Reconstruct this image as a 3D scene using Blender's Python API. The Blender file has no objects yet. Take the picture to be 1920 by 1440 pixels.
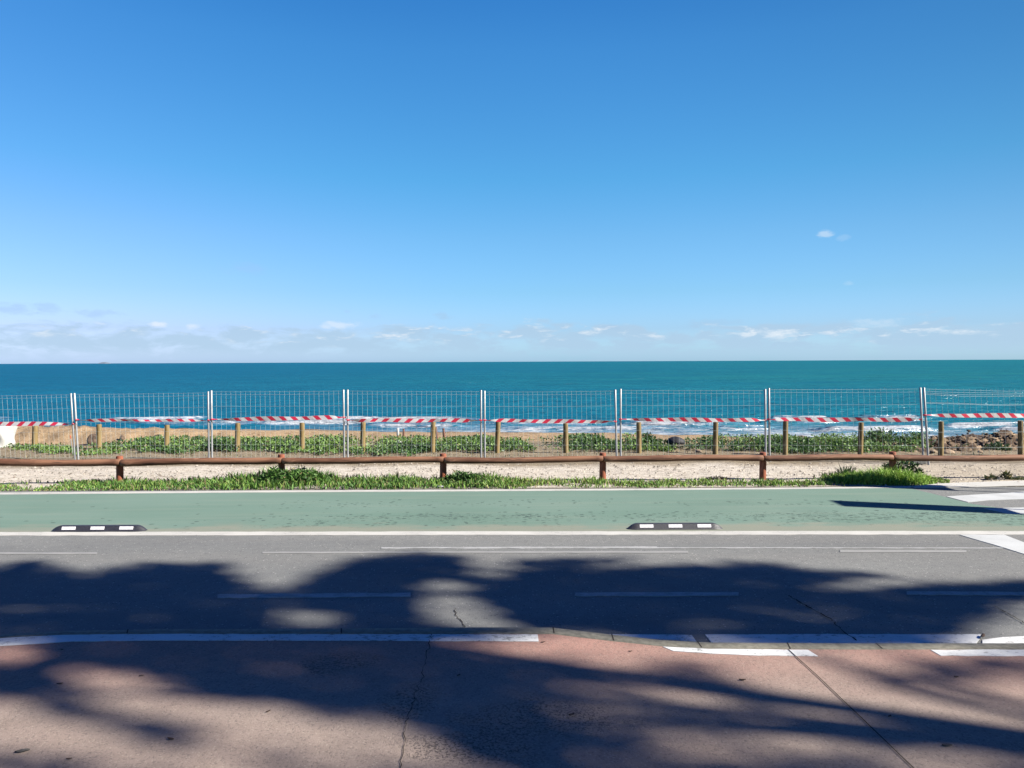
import bpy, math, random
import numpy as np
from mathutils import Vector, Matrix

random.seed(7)
rng = np.random.default_rng(7)
SC = bpy.context.scene
COL = SC.collection
R = math.radians

# ------------------------------------------------------------------ camera
FPX = 1387.0                       # focal length in pixels of a 1920 px wide frame
CAM = np.array([0.0, 0.0, 2.6])
PITCH = -math.atan(42.0 / FPX)
ROLL = 0.0042
_F = np.array([0, math.cos(PITCH), math.sin(PITCH)])
_R0 = np.array([1.0, 0, 0])
_U0 = np.cross(_R0, _F)
_R = _R0 * math.cos(ROLL) - _U0 * math.sin(ROLL)
_U = _U0 * math.cos(ROLL) + _R0 * math.sin(ROLL)


def ray(px, py):
    return FPX * _F + (px - 960) * _R - (py - 720) * _U


def G(px, py, z=0.0):
    """where the photograph's pixel meets the level z"""
    d = ray(px, py)
    t = (z - CAM[2]) / d[2]
    p = CAM + t * d
    return np.array([p[0], p[1], z])


def at(px, py, Y):
    d = ray(px, py)
    return CAM + d * (Y / d[1])


def proj(x, y, z):
    v = np.stack([x, y, z - CAM[2]], -1)
    zz = v @ _F
    return 960 + FPX * (v @ _R) / zz, 720 - FPX * (v @ _U) / zz


cam = bpy.data.cameras.new('camera')
cam.sensor_width = 36
cam.lens = 36 * FPX / 1920
cam.clip_start = 0.1
cam.clip_end = 60000
cam_ob = bpy.data.objects.new('camera', cam)
COL.objects.link(cam_ob)
m = Matrix.Identity(4)
for i in range(3):
    m[i][0] = _R[i]; m[i][1] = _U[i]; m[i][2] = -_F[i]; m[i][3] = CAM[i]
cam_ob.matrix_world = m
SC.camera = cam_ob

# ------------------------------------------------------------------ light
EL = R(35)
SUN = np.array([0.96 * math.cos(EL), -0.28 * math.cos(EL), math.sin(EL)])
sun = bpy.data.lights.new('sun', 'SUN')
sun.energy = 5.0
sun.angle = R(0.8)
sun.color = (1.0, 0.95, 0.86)
sun_ob = bpy.data.objects.new('sun', sun)
COL.objects.link(sun_ob)
sun_ob.rotation_euler = Vector(SUN).to_track_quat('Z', 'Y').to_euler()
sun_ob.location = (20, -10, 30)

SC.view_settings.view_transform = 'Standard'
SC.view_settings.look = 'None'
SC.view_settings.exposure = 1.8
SC.view_settings.gamma = 1.0
SC.view_settings.use_curve_mapping = False
SC.cycles.max_bounces = 6
SC.cycles.use_denoising = True


# ------------------------------------------------------------------ node helper
class NT:
    def __init__(self, tree):
        self.t = tree
        self.x = 0

    def n(self, typ, ins=None, **props):
        nd = self.t.nodes.new(typ)
        nd.location = (self.x, 0); self.x += 160
        for k, v in props.items():
            setattr(nd, k, v)
        for k, v in (ins or {}).items():
            self.s(nd.inputs[k], v)
        return nd

    def s(self, sock, v):
        if isinstance(v, bpy.types.NodeSocket):
            self.t.links.new(v, sock)
        elif isinstance(v, bpy.types.Node):
            self.t.links.new(v.outputs[0], sock)
        else:
            if isinstance(v, (tuple, list)) and sock.type == 'RGBA' and len(v) == 3:
                v = (*v, 1)
            sock.default_value = v

    def math(self, op, a, b=0.0, c=0.0, clamp=False):
        return self.n('ShaderNodeMath', {0: a, 1: b, 2: c}, operation=op, use_clamp=clamp).outputs[0]

    def mix(self, f, a, b, blend='MIX'):
        nd = self.n('ShaderNodeMix', data_type='RGBA', blend_type=blend)
        self.s(nd.inputs[0], f); self.s(nd.inputs[6], a); self.s(nd.inputs[7], b)
        return nd.outputs[2]

    def noise(self, vec, scale, detail=3.0, rough=0.55, dist=0.0):
        return self.n('ShaderNodeTexNoise', {'Vector': vec, 'Scale': scale, 'Detail': detail,
                                             'Roughness': rough, 'Distortion': dist}).outputs[0]

    def smooth(self, v, lo, hi, a=0.0, b=1.0):
        nd = self.n('ShaderNodeMapRange', {0: v, 1: lo, 2: hi, 3: a, 4: b}, interpolation_type='SMOOTHSTEP')
        return nd.outputs[0]

    def vmap(self, vec, scale=(1, 1, 1), loc=(0, 0, 0)):
        return self.n('ShaderNodeMapping', {'Vector': vec, 'Scale': scale, 'Location': loc}).outputs[0]


def material(name, fn, rough=0.9, spec=0.25):
    mt = bpy.data.materials.new(name)
    mt.use_nodes = True
    t = NT(mt.node_tree)
    b = mt.node_tree.nodes['Principled BSDF']
    b.inputs['Roughness'].default_value = rough
    b.inputs['Specular IOR Level'].default_value = spec
    pos = t.n('ShaderNodeNewGeometry').outputs['Position']
    fn(t, b, pos)
    return mt


def bump(t, b, h, strength, dist=0.02):
    nd = t.n('ShaderNodeBump', {'Strength': strength, 'Distance': dist, 'Height': h})
    t.s(b.inputs['Normal'], nd.outputs[0])
    return nd


def plain(name, col, rough=0.7, spec=0.3, metal=0.0, var=0.25, scale=30.0):
    def fn(t, b, pos):
        oc = t.n('ShaderNodeTexCoord').outputs['Object']
        f = t.noise(oc, scale, 4)
        c = t.mix(t.smooth(f, .3, .7), tuple(x * (1 - var) for x in col), tuple(x * (1 + var) for x in col))
        t.s(b.inputs['Base Color'], c)
        b.inputs['Metallic'].default_value = metal
        bump(t, b, f, .25, .01)
    return material(name, fn, rough, spec)


# ------------------------------------------------------------------ materials
def m_asphalt(t, b, pos):
    big = t.noise(t.vmap(pos, (.25, .6, 1)), 1.0, 4)
    band = t.noise(t.vmap(pos, (.06, 1.6, 1)), 1.0, 2)
    mid = t.noise(pos, 9, 5, .7)
    fine = t.noise(pos, 70, 3, .7)
    c = t.mix(t.smooth(big, .32, .68), (.112, .113, .109), (.154, .155, .146))
    c = t.mix(t.math('MULTIPLY', t.smooth(band, .35, .65), .5), c, (.155, .150, .138))
    c = t.mix(t.smooth(mid, .35, .75, 0, .4), c, (.075, .075, .074))
    c = t.mix(t.smooth(fine, .35, .7, .55, 0), c, (.045, .046, .048))
    v = t.n('ShaderNodeTexVoronoi', {'Vector': t.vmap(pos, (1, 1, 1)), 'Scale': 26.0})
    spk = t.math('MULTIPLY', t.smooth(v.outputs['Distance'], .16, .30, 1, 0),
                 t.math('GREATER_THAN', t.n('ShaderNodeSeparateColor', {0: v.outputs['Color']}).outputs[0], .80))
    c = t.mix(t.math('MULTIPLY', spk, .75), c, (.26, .25, .23))
    dk = t.math('MULTIPLY', t.smooth(v.outputs['Distance'], .18, .34, 1, 0),
                t.math('LESS_THAN', t.n('ShaderNodeSeparateColor', {0: v.outputs['Color']}).outputs[1], .20))
    c = t.mix(t.math('MULTIPLY', dk, .7), c, (.03, .03, .03))
    t.s(b.inputs['Base Color'], c)
    bump(t, b, t.math('ADD', t.math('MULTIPLY', mid, .6), fine), .55, .012)


def m_green(t, b, pos):
    sep = t.n('ShaderNodeSeparateXYZ', {0: pos})
    X, Y = sep.outputs[0], sep.outputs[1]
    big = t.noise(t.vmap(pos, (.25, .7, 1)), 1.0, 4)
    fine = t.noise(pos, 60, 3, .7)
    c = t.mix(t.smooth(big, .3, .7), (.080, .126, .098), (.096, .142, .114))
    st = t.noise(t.vmap(pos, (.35, 5, 1)), 1.0, 4)
    c = t.mix(t.smooth(st, .45, .75, 0, .45), c, (.130, .158, .125))
    # worn pits where wheels run
    pit = t.noise(t.vmap(pos, (9, 11, 1)), 1.0, 5, .75, .8)
    where = t.noise(t.vmap(pos, (.18, .9, 1), (4.2, 1.0, 0)), 1.0, 2)
    lane = t.math('MULTIPLY', t.smooth(Y, 11.25, 11.6), t.smooth(Y, 12.35, 12.9, 1, 0))
    lane2 = t.math('MULTIPLY', t.smooth(Y, 13.0, 13.3), t.smooth(Y, 13.6, 14.0, .55, 0))
    amt = t.math('MULTIPLY', t.math('MAXIMUM', lane, lane2), t.smooth(where, .28, .55, .25, 1))
    amt = t.math('MULTIPLY', amt, t.smooth(X, -6.5, -3.0, .1, 1))
    thr = t.math('SUBTRACT', .72, t.math('MULTIPLY', amt, .20))
    d = t.math('SUBTRACT', pit, thr)
    c = t.mix(t.smooth(d, 0, .035, 0, .7), c, (.028, .045, .036))
    wp = t.n('ShaderNodeVectorMath', {0: pos, 1: t.n('ShaderNodeVectorMath', {0: t.n('ShaderNodeTexNoise', {'Vector': pos, 'Scale': 18.0}).outputs[1], 1: (.06, .06, 0)}, operation='MULTIPLY').outputs[0]}, operation='ADD').outputs[0]
    vo = t.n('ShaderNodeTexVoronoi', {'Vector': t.vmap(wp, (9.5, 11, 1)), 'Scale': 1.0})
    vr = t.n('ShaderNodeSeparateColor', {0: vo.outputs['Color']}).outputs[0]
    cl = t.smooth(t.noise(t.vmap(pos, (1.1, 2.2, 1), (7, 2, 0)), 1.0, 4, .65), .36, .64)
    chip = t.math('MULTIPLY', t.smooth(vo.outputs['Distance'], .24, .46, 1, 0), t.math('GREATER_THAN', t.math('MULTIPLY', amt, t.math('MULTIPLY', cl, .95)), vr))
    c = t.mix(t.math('MULTIPLY', chip, .85), c, (.022, .036, .030))
    mk = t.noise(t.vmap(pos, (.5, .5, 1), (3, 8, 0)), 1.0, 5, .6)
    c = t.mix(t.smooth(mk, .5, .72, 0, .3), c, (.070, .105, .085))
    # dust along the road side
    dn = t.noise(t.vmap(pos, (1.2, 3, 1)), 1.0, 4)
    edge = t.math('SUBTRACT', t.math('ADD', Y, t.math('MULTIPLY', dn, -1.2)), 10.98)
    c = t.mix(t.smooth(edge, -.2, .30, .85, 0), c, (.150, .145, .112))
    c = t.mix(t.smooth(fine, .35, .75, .22, 0), c, (.05, .085, .068))
    t.s(b.inputs['Base Color'], c)
    bump(t, b, t.math('ADD', fine, t.smooth(d, 0, .035, 0, -2)), .35, .01)


def paint(name, col, wear, under=(.148, .148, .141), fine=14.0):
    def fn(t, b, pos):
        n1 = t.noise(t.vmap(pos, (fine, fine * 1.6, 1)), 1.0, 6, .75)
        n2 = t.noise(pos, 2.2, 3)
        n3 = t.noise(pos, 75, 2, .6)
        v = t.math('ADD', t.math('MULTIPLY', n1, .62), t.math('ADD', t.math('MULTIPLY', n2, .25), t.math('MULTIPLY', n3, .13)))
        f = t.smooth(v, wear - .03, wear + .05)
        c = t.mix(t.smooth(n2, .3, .7), tuple(x * .9 for x in col), tuple(x * 1.06 for x in col))
        c = t.mix(t.smooth(n3, .4, .75, .25, 0), c, tuple(x * .6 for x in col))
        t.s(b.inputs['Base Color'], t.mix(f, under, c))
        bump(t, b, n3, .35, .006)
    return material(name, fn, .8, .25)


def m_pavement(t, b, pos):
    Y = t.n('ShaderNodeSeparateXYZ', {0: pos}).outputs[1]
    big = t.noise(t.vmap(pos, (.35, .6, 1)), 1.0, 4)
    mid = t.noise(pos, 7, 5, .7)
    fine = t.noise(pos, 55, 4, .75)
    pk = t.smooth(t.math('ADD', Y, t.math('MULTIPLY', big, 1.2)), 5.8, 7.2)
    c = t.mix(t.smooth(big, .3, .7), (.186, .148, .124), (.170, .130, .110))
    c = t.mix(pk, c, (.215, .122, .098))
    c = t.mix(t.smooth(mid, .4, .8, 0, .35), c, (.10, .078, .062))
    c = t.mix(t.smooth(fine, .34, .50, .65, 0), c, (.070, .055, .050))
    v = t.n('ShaderNodeTexVoronoi', {'Vector': pos, 'Scale': 55.0})
    cs = t.n('ShaderNodeSeparateColor', {0: v.outputs['Color']})
    lt = t.math('MULTIPLY', t.smooth(v.outputs['Distance'], .25, .45, 1, 0), t.math('GREATER_THAN', cs.outputs[0], .72))
    c = t.mix(t.math('MULTIPLY', lt, .30), c, (.29, .25, .20))
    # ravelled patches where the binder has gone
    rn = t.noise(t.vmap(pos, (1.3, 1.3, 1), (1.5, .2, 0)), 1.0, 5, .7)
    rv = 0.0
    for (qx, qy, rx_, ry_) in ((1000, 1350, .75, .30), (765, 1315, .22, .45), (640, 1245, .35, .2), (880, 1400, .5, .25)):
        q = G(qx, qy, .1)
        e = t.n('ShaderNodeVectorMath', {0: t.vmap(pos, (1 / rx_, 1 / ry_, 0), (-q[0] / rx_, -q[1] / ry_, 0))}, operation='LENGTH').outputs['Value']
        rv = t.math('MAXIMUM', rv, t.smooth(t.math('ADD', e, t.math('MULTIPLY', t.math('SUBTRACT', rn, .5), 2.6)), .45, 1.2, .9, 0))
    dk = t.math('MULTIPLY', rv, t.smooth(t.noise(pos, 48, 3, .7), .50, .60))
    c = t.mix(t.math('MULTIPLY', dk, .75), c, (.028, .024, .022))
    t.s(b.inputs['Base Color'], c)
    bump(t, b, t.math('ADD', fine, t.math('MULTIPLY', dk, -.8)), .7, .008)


def m_ground(t, b, pos):
    col = t.n('ShaderNodeVertexColor', layer_name='albedo').outputs[0]
    fine = t.noise(pos, 26, 4, .75)
    mid = t.noise(t.vmap(pos, (3, 5, 3)), 1.0, 5, .7)
    v = t.n('ShaderNodeTexVoronoi', {'Vector': pos, 'Scale': 15.0})
    cs = t.n('ShaderNodeSeparateColor', {0: v.outputs['Color']})
    c = t.mix(t.smooth(mid, .3, .7), t.mix(1.0, col, (.80, .78, .75), 'MULTIPLY'), t.mix(1.0, col, (1.14, 1.13, 1.12), 'MULTIPLY'))
    c = t.mix(t.smooth(fine, .32, .55, .6, 0), c, t.mix(1.0, col, (.45, .42, .40), 'MULTIPLY'))
    st = t.math('MULTIPLY', t.smooth(v.outputs['Distance'], .2, .4, 1, 0), t.math('GREATER_THAN', cs.outputs[0], .7))
    c = t.mix(t.math('MULTIPLY', st, .5), c, t.mix(1.0, col, (1.35, 1.33, 1.3), 'MULTIPLY'))
    sp = t.noise(t.vmap(pos, (3.2, 7.0, 3.2), (2, 1, 0)), 1.0, 5, .7, .5)
    c = t.mix(t.smooth(sp, .585, .64, 0, .75), c, t.mix(1.0, col, (.30, .25, .22), 'MULTIPLY'))
    t.s(b.inputs['Base Color'], c)
    bump(t, b, t.math('ADD', fine, t.math('MULTIPLY', mid, 1.2)), .8, .04)


def m_sea(t, b, pos):
    sep = t.n('ShaderNodeSeparateXYZ', {0: pos})
    X, Y = sep.outputs[0], sep.outputs[1]
    az = t.math('DIVIDE', X, t.math('MAXIMUM', Y, 1.0))
    big = t.noise(t.vmap(pos, (.0012, .0045, 1)), 1.0, 4, .6)
    patch = t.noise(t.vmap(pos, (.012, .05, 1)), 1.0, 4, .6)
    # sea bed shows through: sandy and greener to one side, deeper blue on the other
    lr = t.smooth(t.math('ADD', az, t.math('MULTIPLY', t.math('SUBTRACT', big, .5), .5)), -.75, .65)
    c = t.mix(lr, (.0034, .064, .124), (.0075, .095, .102))
    c = t.mix(t.smooth(patch, .35, .7, 0, .55), c, (.0005, .062, .105))
    strk = t.noise(t.vmap(pos, (.10, .55, 1)), 1.0, 5, .65)  # wave light and shade put into the water colour, on top of the bump
    c = t.mix(t.smooth(strk, .42, .62, .45, 0), c, (.001, .042, .085))
    c = t.mix(t.smooth(strk, .58, .72, 0, .35), c, (.012, .105, .150))
    near = t.smooth(Y, 45, 150, 1, 0)
    c = t.mix(t.math('MULTIPLY', near, .5), c, (.002, .076, .122))
    fs = t.noise(t.vmap(pos, (.55, 2.6, 1)), 1.0, 4, .65)  # finer wave dashes near shore, their light and dark sides painted as colour
    ns_ = t.smooth(Y, 60, 160, 1, 0)
    c = t.mix(t.math('MULTIPLY', ns_, t.smooth(fs, .36, .50, .55, 0)), c, (.0003, .040, .082))
    c = t.mix(t.math('MULTIPLY', ns_, t.smooth(fs, .54, .68, 0, .5)), c, (.018, .125, .175))
    # foam
    sh = t.n('ShaderNodeAttribute', attribute_name='foam', attribute_type='GEOMETRY').outputs['Fac']
    f1 = t.noise(t.vmap(pos, (.55, 2.4, .5)), 1.0, 8, .74, .8)
    f2 = t.noise(t.vmap(pos, (2.2, 4.0, 1)), 1.0, 4, .7)
    fv = t.math('ADD', t.math('MULTIPLY', f1, .72), t.math('MULTIPLY', f2, .28))
    thr = t.math('SUBTRACT', .80, t.math('MULTIPLY', sh, .43))
    foam = t.smooth(t.math('SUBTRACT', fv, thr), 0, .10)
    wc = t.math('MULTIPLY', t.smooth(t.noise(t.vmap(pos, (.09, .34, 1)), 1.0, 5, .66), .715, .75), .55)
    foam = t.math('MAXIMUM', foam, wc)
    # churned, paler water inside the surf
    chn = t.smooth(t.noise(t.vmap(pos, (.8, 2.4, 1)), 1.0, 5, .7), .35, .62)
    c = t.mix(t.math('MULTIPLY', t.smooth(sh, .35, .8), t.math('MULTIPLY', chn, .75)), c, (.125, .165, .225))
    c = t.mix(foam, c, (.25, .265, .285))
    t.s(b.inputs['Base Color'], c)
    t.s(b.inputs['Roughness'], t.mix(foam, (.28, .28, .28), (.9, .9, .9)))
    b.inputs['IOR'].default_value = 1.33
    w1 = t.noise(t.vmap(pos, (.9, 2.0, 1)), 1.0, 4, .62, .4)
    w2 = t.noise(t.vmap(pos, (.12, .42, 1)), 1.0, 4, .6, .3)
    w3 = t.noise(t.vmap(pos, (.018, .08, 1)), 1.0, 4, .6)
    h = t.math('ADD', t.math('MULTIPLY', w1, .32), t.math('ADD', t.math('MULTIPLY', w2, 1.1), t.math('MULTIPLY', w3, 3.2)))
    nd = bump(t, b, h, 1.0, 1.0)
    gl = t.n('ShaderNodeBsdfGlossy', {'Color': (1, 1, 1), 'Roughness': .22, 'Normal': nd.outputs[0]})
    fr = t.math('MULTIPLY', t.math('SUBTRACT', 1.0, foam), .055)
    mx = t.n('ShaderNodeMixShader', {0: fr, 1: b.outputs[0], 2: gl.outputs[0]})
    out = [q for q in t.t.nodes if q.type == 'OUTPUT_MATERIAL'][0]
    t.s(out.inputs[0], mx.outputs[0])


def wood(name, c1, c2, axis, scale=1.0, dark=(.02, .012, .009)):
    def fn(t, b, pos):
        oc = t.n('ShaderNodeTexCoord').outputs['Object']
        sc = [30 * scale] * 3
        sc[axis] = 1.6 * scale
        g = t.noise(t.vmap(oc, tuple(sc)), 1.0, 4, .65, .3)
        sc2 = [7.0] * 3; sc2[axis] = 1.2
        g2 = t.noise(t.vmap(oc, tuple(sc2)), 1.0, 3)
        c = t.mix(t.smooth(g2, .3, .7), c1, c2)
        c = t.mix(t.smooth(g, .30, .5, .65, 0), c, tuple(x * .4 for x in c1))
        sc3 = [55.0] * 3; sc3[axis] = 1.1
        ck = t.noise(t.vmap(oc, tuple(sc3)), 1.0, 2)
        ckf = t.smooth(ck, .66, .70)
        c = t.mix(ckf, c, dark)
        t.s(b.inputs['Base Color'], c)
        bl = t.noise(t.vmap(oc, tuple(3.2 if k != axis else 1.5 for k in range(3)), (4, 2, 7)), 1.0, 5, .7, .4)
        c2_ = t.mix(t.smooth(bl, .57, .70, 0, .65), c, tuple(min(.5, x * 1.7 + .03) for x in c2))
        c2_ = t.mix(t.smooth(bl, .30, .41, .6, 0), c2_, tuple(x * .35 for x in c1))
        t.s(b.inputs['Base Color'], c2_)
        bump(t, b, t.math('SUBTRACT', g, ckf), .5, .01)
    return material(name, fn, .75, .25)


def m_tape(t, b, pos):
    uv = t.n('ShaderNodeUVMap', uv_map='UVMap').outputs[0]
    s = t.n('ShaderNodeSeparateXYZ', {0: uv})
    u = t.math('FRACT', s.outputs[0])
    red = t.math('LESS_THAN', u, .46)
    n = t.noise(pos, 12, 3)
    rc = t.mix(n, (.33, .010, .030), (.42, .016, .042))
    wc = t.mix(n, (.36, .35, .34), (.44, .43, .42))
    t.s(b.inputs['Base Color'], t.mix(red, wc, rc))
    bump(t, b, n, .3, .02)


def leafmat(name, trans=.25, rough=.6, spec=.3):
    def fn(t, b, pos):
        col = t.n('ShaderNodeVertexColor', layer_name='albedo').outputs[0]
        n = t.noise(pos, 18, 2)
        c = t.mix(t.smooth(n, .3, .7), t.mix(1.0, col, (.8, .8, .8), 'MULTIPLY'), t.mix(1.0, col, (1.2, 1.2, 1.2), 'MULTIPLY'))
        t.s(b.inputs['Base Color'], c)
        tr = t.n('ShaderNodeBsdfTranslucent', {'Color': c})
        mx = t.n('ShaderNodeMixShader', {0: trans, 1: b.outputs[0], 2: tr.outputs[0]})
        out = [q for q in t.t.nodes if q.type == 'OUTPUT_MATERIAL'][0]
        t.s(out.inputs[0], mx.outputs[0])
    return material(name, fn, rough, spec)


M = {}
M['asphalt'] = material('asphalt', m_asphalt, .88, .2)
M['green'] = material('green_cycle_paint', m_green, .85, .2)
M['line'] = paint('white_road_paint', (.31, .30, .275), .40)
M['line_worn'] = paint('worn_white_paint', (.215, .215, .210), .475, fine=9)
M['line_faint'] = paint('faint_old_paint', (.175, .172, .165), .47, fine=7)
M['line_cross'] = paint('crossing_paint', (.30, .305, .30), .37)
M['line_kerb'] = paint('kerb_side_paint', (.40, .40, .39), .425)
M['pavement'] = material('pavement_surface', m_pavement, .9, .15)
M['ground'] = material('ground_surface', m_ground, .95, .1)
M['sea'] = material('sea_water', m_sea, .28, 0.0)
M['kerb'] = plain('kerb_concrete', (.118, .110, .088), .9, .2, var=.22, scale=22)
M['crack'] = plain('crack_dark', (.026, .023, .021), 1.0, 0.0)  # plain dark colour of cracks and joints
M['rail'] = wood('stained_rail_wood', (.070, .028, .015), (.165, .080, .045), 0)
M['railpost'] = wood('stained_post_wood', (.125, .034, .016), (.175, .055, .027), 2)
M['post'] = wood('pale_post_wood', (.105, .072, .028), (.165, .118, .050), 2)
M['stake'] = wood('dark_stake_wood', (.075, .032, .022), (.105, .048, .034), 2)
M['steel'] = plain('galvanised_steel', (.20, .205, .21), .45, .5, metal=.2, var=.12, scale=14)
M['wire'] = plain('galvanised_wire', (.24, .27, .27), .5, .5, metal=.1, var=.1)
M['tape'] = material('barrier_tape', m_tape, .45, .4)
M['rubber'] = plain('black_rubber', (.016, .016, .020), .55, .45, var=.3, scale=40)
M['reflector'] = plain('white_reflector', (.50, .48, .49), .4, .4, var=.08)
M['foot'] = plain('grey_concrete', (.10, .10, .095), .9, .2)
M['sack'] = plain('white_sack', (.30, .295, .28), .8, .2, var=.1, scale=6)
M['rock'] = plain('brown_rock', (.060, .042, .030), .9, .2, var=.5, scale=9)
M['darkrock'] = plain('dark_rock', (.010, .010, .013), .7, .3, var=.4, scale=9)
M['tanrock'] = plain('tan_rock', (.170, .125, .085), .9, .2, var=.3, scale=12)
M['white'] = plain('white_plastic', (.30, .30, .30), .6, .3, var=.06)
M['orange'] = plain('orange_paint', (.28, .06, .03), .6, .3)
M['leaf'] = leafmat('green_leaf')
M['crownleaf'] = leafmat('tree_leaf', .12)
M['bark'] = wood('tree_bark', (.06, .045, .034), (.10, .078, .06), 2)
M['dry'] = plain('dry_leaf', (.045, .028, .020), .8, .2, var=.4)
M['drygrey'] = plain('grey_dry_leaf', (.06, .055, .05), .8, .2, var=.3)
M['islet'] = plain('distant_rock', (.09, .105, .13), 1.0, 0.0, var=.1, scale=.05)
M['signback'] = plain('sign_panel', (.16, .16, .17), .5, .5, metal=.3, var=.1)


# ------------------------------------------------------------------ mesh helpers
def mesh_np(name, V, F, mat, parent=None, smooth=False, colors=None, attrs=None):
    """F: list of arrays of faces (each n x k)"""
    V = np.asarray(V, dtype=np.float64).reshape(-1, 3)
    me = bpy.data.meshes.new(name)
    F = [np.asarray(f, dtype=np.int64) for f in F if len(f)]
    me.vertices.add(len(V))
    me.vertices.foreach_set('co', V.ravel())
    nl = sum(f.size for f in F)
    npoly = sum(len(f) for f in F)
    me.loops.add(nl)
    me.polygons.add(npoly)
    me.loops.foreach_set('vertex_index', np.concatenate([f.ravel() for f in F]))
    tot = np.concatenate([np.full(len(f), f.shape[1]) for f in F])
    st = np.concatenate([[0], np.cumsum(tot)[:-1]])
    me.polygons.foreach_set('loop_start', st)
    me.polygons.foreach_set('loop_total', tot)
    me.update(calc_edges=True)
    me.validate()
    if smooth:
        me.polygons.foreach_set('use_smooth', np.ones(len(me.polygons), dtype=bool))
    if colors is not None:
        a = me.color_attributes.new('albedo', 'FLOAT_COLOR', 'POINT')
        c4 = np.ones((len(V), 4)); c4[:, :3] = colors
        a.data.foreach_set('color', c4.ravel())
    for k, v in (attrs or {}).items():
        a = me.attributes.new(k, 'FLOAT', 'POINT')
        a.data.foreach_set('value', np.asarray(v, dtype=np.float64))
    if mat:
        me.materials.append(mat)
    ob = bpy.data.objects.new(name, me)
    COL.objects.link(ob)
    if parent:
        ob.parent = parent
    return ob


def grid_faces(nr, nc):
    i = np.arange(nr - 1)[:, None] * nc + np.arange(nc - 1)[None, :]
    i = i.ravel()
    return np.stack([i, i + 1, i + nc + 1, i + nc], 1)


class MB:
    """collects shapes into one mesh"""
    def __init__(self):
        self.v = []; self.q = []; self.t = []; self.n = []; self.c = 0

    def add(self, V, quads=(), tris=(), ngons=()):
        o = self.c
        self.v.extend([tuple(p) for p in V]); self.c += len(V)
        self.q += [[k + o for k in f] for f in quads]
        self.t += [[k + o for k in f] for f in tris]
        self.n += [[k + o for k in f] for f in ngons]

    def tube(self, pts, rad, seg=10, jitter=0.0, caps=True):
        pts = [np.asarray(p, float) for p in pts]
        if not hasattr(rad, '__len__'):
            rad = [rad] * len(pts)
        V = []
        for i, p in enumerate(pts):
            d = pts[min(i + 1, len(pts) - 1)] - pts[max(i - 1, 0)]
            d = d / np.linalg.norm(d)
            ref = np.array([0, 0, 1.0]) if abs(d[2]) < .9 else np.array([1.0, 0, 0])
            a = np.cross(d, ref); a /= np.linalg.norm(a)
            b = np.cross(d, a)
            for k in range(seg):
                w = 2 * math.pi * k / seg
                r = rad[i] * (1 + (random.uniform(-jitter, jitter) if jitter else 0))
                V.append(p + r * (math.cos(w) * a + math.sin(w) * b))
        Q = []
        for i in range(len(pts) - 1):
            for k in range(seg):
                Q.append([i * seg + k, i * seg + (k + 1) % seg, (i + 1) * seg + (k + 1) % seg, (i + 1) * seg + k])
        N = []
        if caps:
            N = [list(range(seg))[::-1], [(len(pts) - 1) * seg + k for k in range(seg)]]
        self.add(V, Q, (), N)

    def box(self, c, s, rot=0.0):
        ca, sa = math.cos(rot), math.sin(rot)
        V = []
        for z in (-1, 1):
            for x, y in ((-1, -1), (1, -1), (1, 1), (-1, 1)):
                dx, dy = x * s[0] / 2, y * s[1] / 2
                V.append((c[0] + dx * ca - dy * sa, c[1] + dx * sa + dy * ca, c[2] + z * s[2] / 2))
        self.add(V, [[3, 2, 1, 0], [4, 5, 6, 7], [0, 1, 5, 4], [1, 2, 6, 5], [2, 3, 7, 6], [3, 0, 4, 7]])

    def build(self, name, mat, parent=None, smooth=False, bevel=0.0, origin=None):
        me = bpy.data.meshes.new(name)
        off = np.array(origin if origin is not None else (0, 0, 0), float)
        me.from_pydata([tuple(np.asarray(p) - off) for p in self.v], [], self.q + self.t + self.n)
        me.update()
        if smooth:
            me.polygons.foreach_set('use_smooth', [True] * len(me.polygons))
            me.set_sharp_from_angle(angle=R(50))
        me.materials.append(mat)
        ob = bpy.data.objects.new(name, me)
        COL.objects.link(ob)
        if parent:
            ob.parent = parent
            if origin is not None:
                ob.location = tuple(off - np.array(parent.location))
        elif origin is not None:
            ob.location = tuple(off)
        if bevel:
            bv = ob.modifiers.new('bevel', 'BEVEL'); bv.width = bevel; bv.segments = 2; bv.limit_method = 'ANGLE'
        return ob


def tag(o, label, cat, group=None, kind=None):
    o['label'] = label
    o['category'] = cat
    if group: o['group'] = group
    if kind: o['kind'] = kind
    return o


def empty(name, loc):
    o = bpy.data.objects.new(name, None)
    o.location = tuple(loc)
    o.empty_display_size = .2
    COL.objects.link(o)
    return o


def structure(o, label, cat):
    return tag(o, label, cat, kind='structure')


# ------------------------------------------------------------------ numpy noise
def vnoise(x, y, seed=0):
    xi = np.floor(x).astype(np.int64); yi = np.floor(y).astype(np.int64)
    xf = x - xi; yf = y - yi
    u = xf * xf * (3 - 2 * xf); v = yf * yf * (3 - 2 * yf)

    def h(a, b):
        n = (a * 374761393 + b * 668265263 + seed * 1442695041) & 0xffffffff
        n = ((n ^ (n >> 13)) * 1274126177) & 0xffffffff
        return ((n ^ (n >> 16)) & 0xffff) / 65535.0
    return (h(xi, yi) * (1 - u) + h(xi + 1, yi) * u) * (1 - v) + (h(xi, yi + 1) * (1 - u) + h(xi + 1, yi + 1) * u) * v


def fbm(x, y, oct=4, seed=0, gain=.5):
    s = 0; a = 1; tot = 0
    for i in range(oct):
        s = s + a * vnoise(x * 2 ** i, y * 2 ** i, seed + i * 17); tot += a; a *= gain
    return s / tot


def sstep(x, a, b):
    t = np.clip((x - a) / (b - a), 0, 1)
    return t * t * (3 - 2 * t)


def curve(tab):
    xs = np.array([a for a, b in tab], float); ys = np.array([b for a, b in tab], float)
    return lambda x: np.interp(x, xs, ys)


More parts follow.
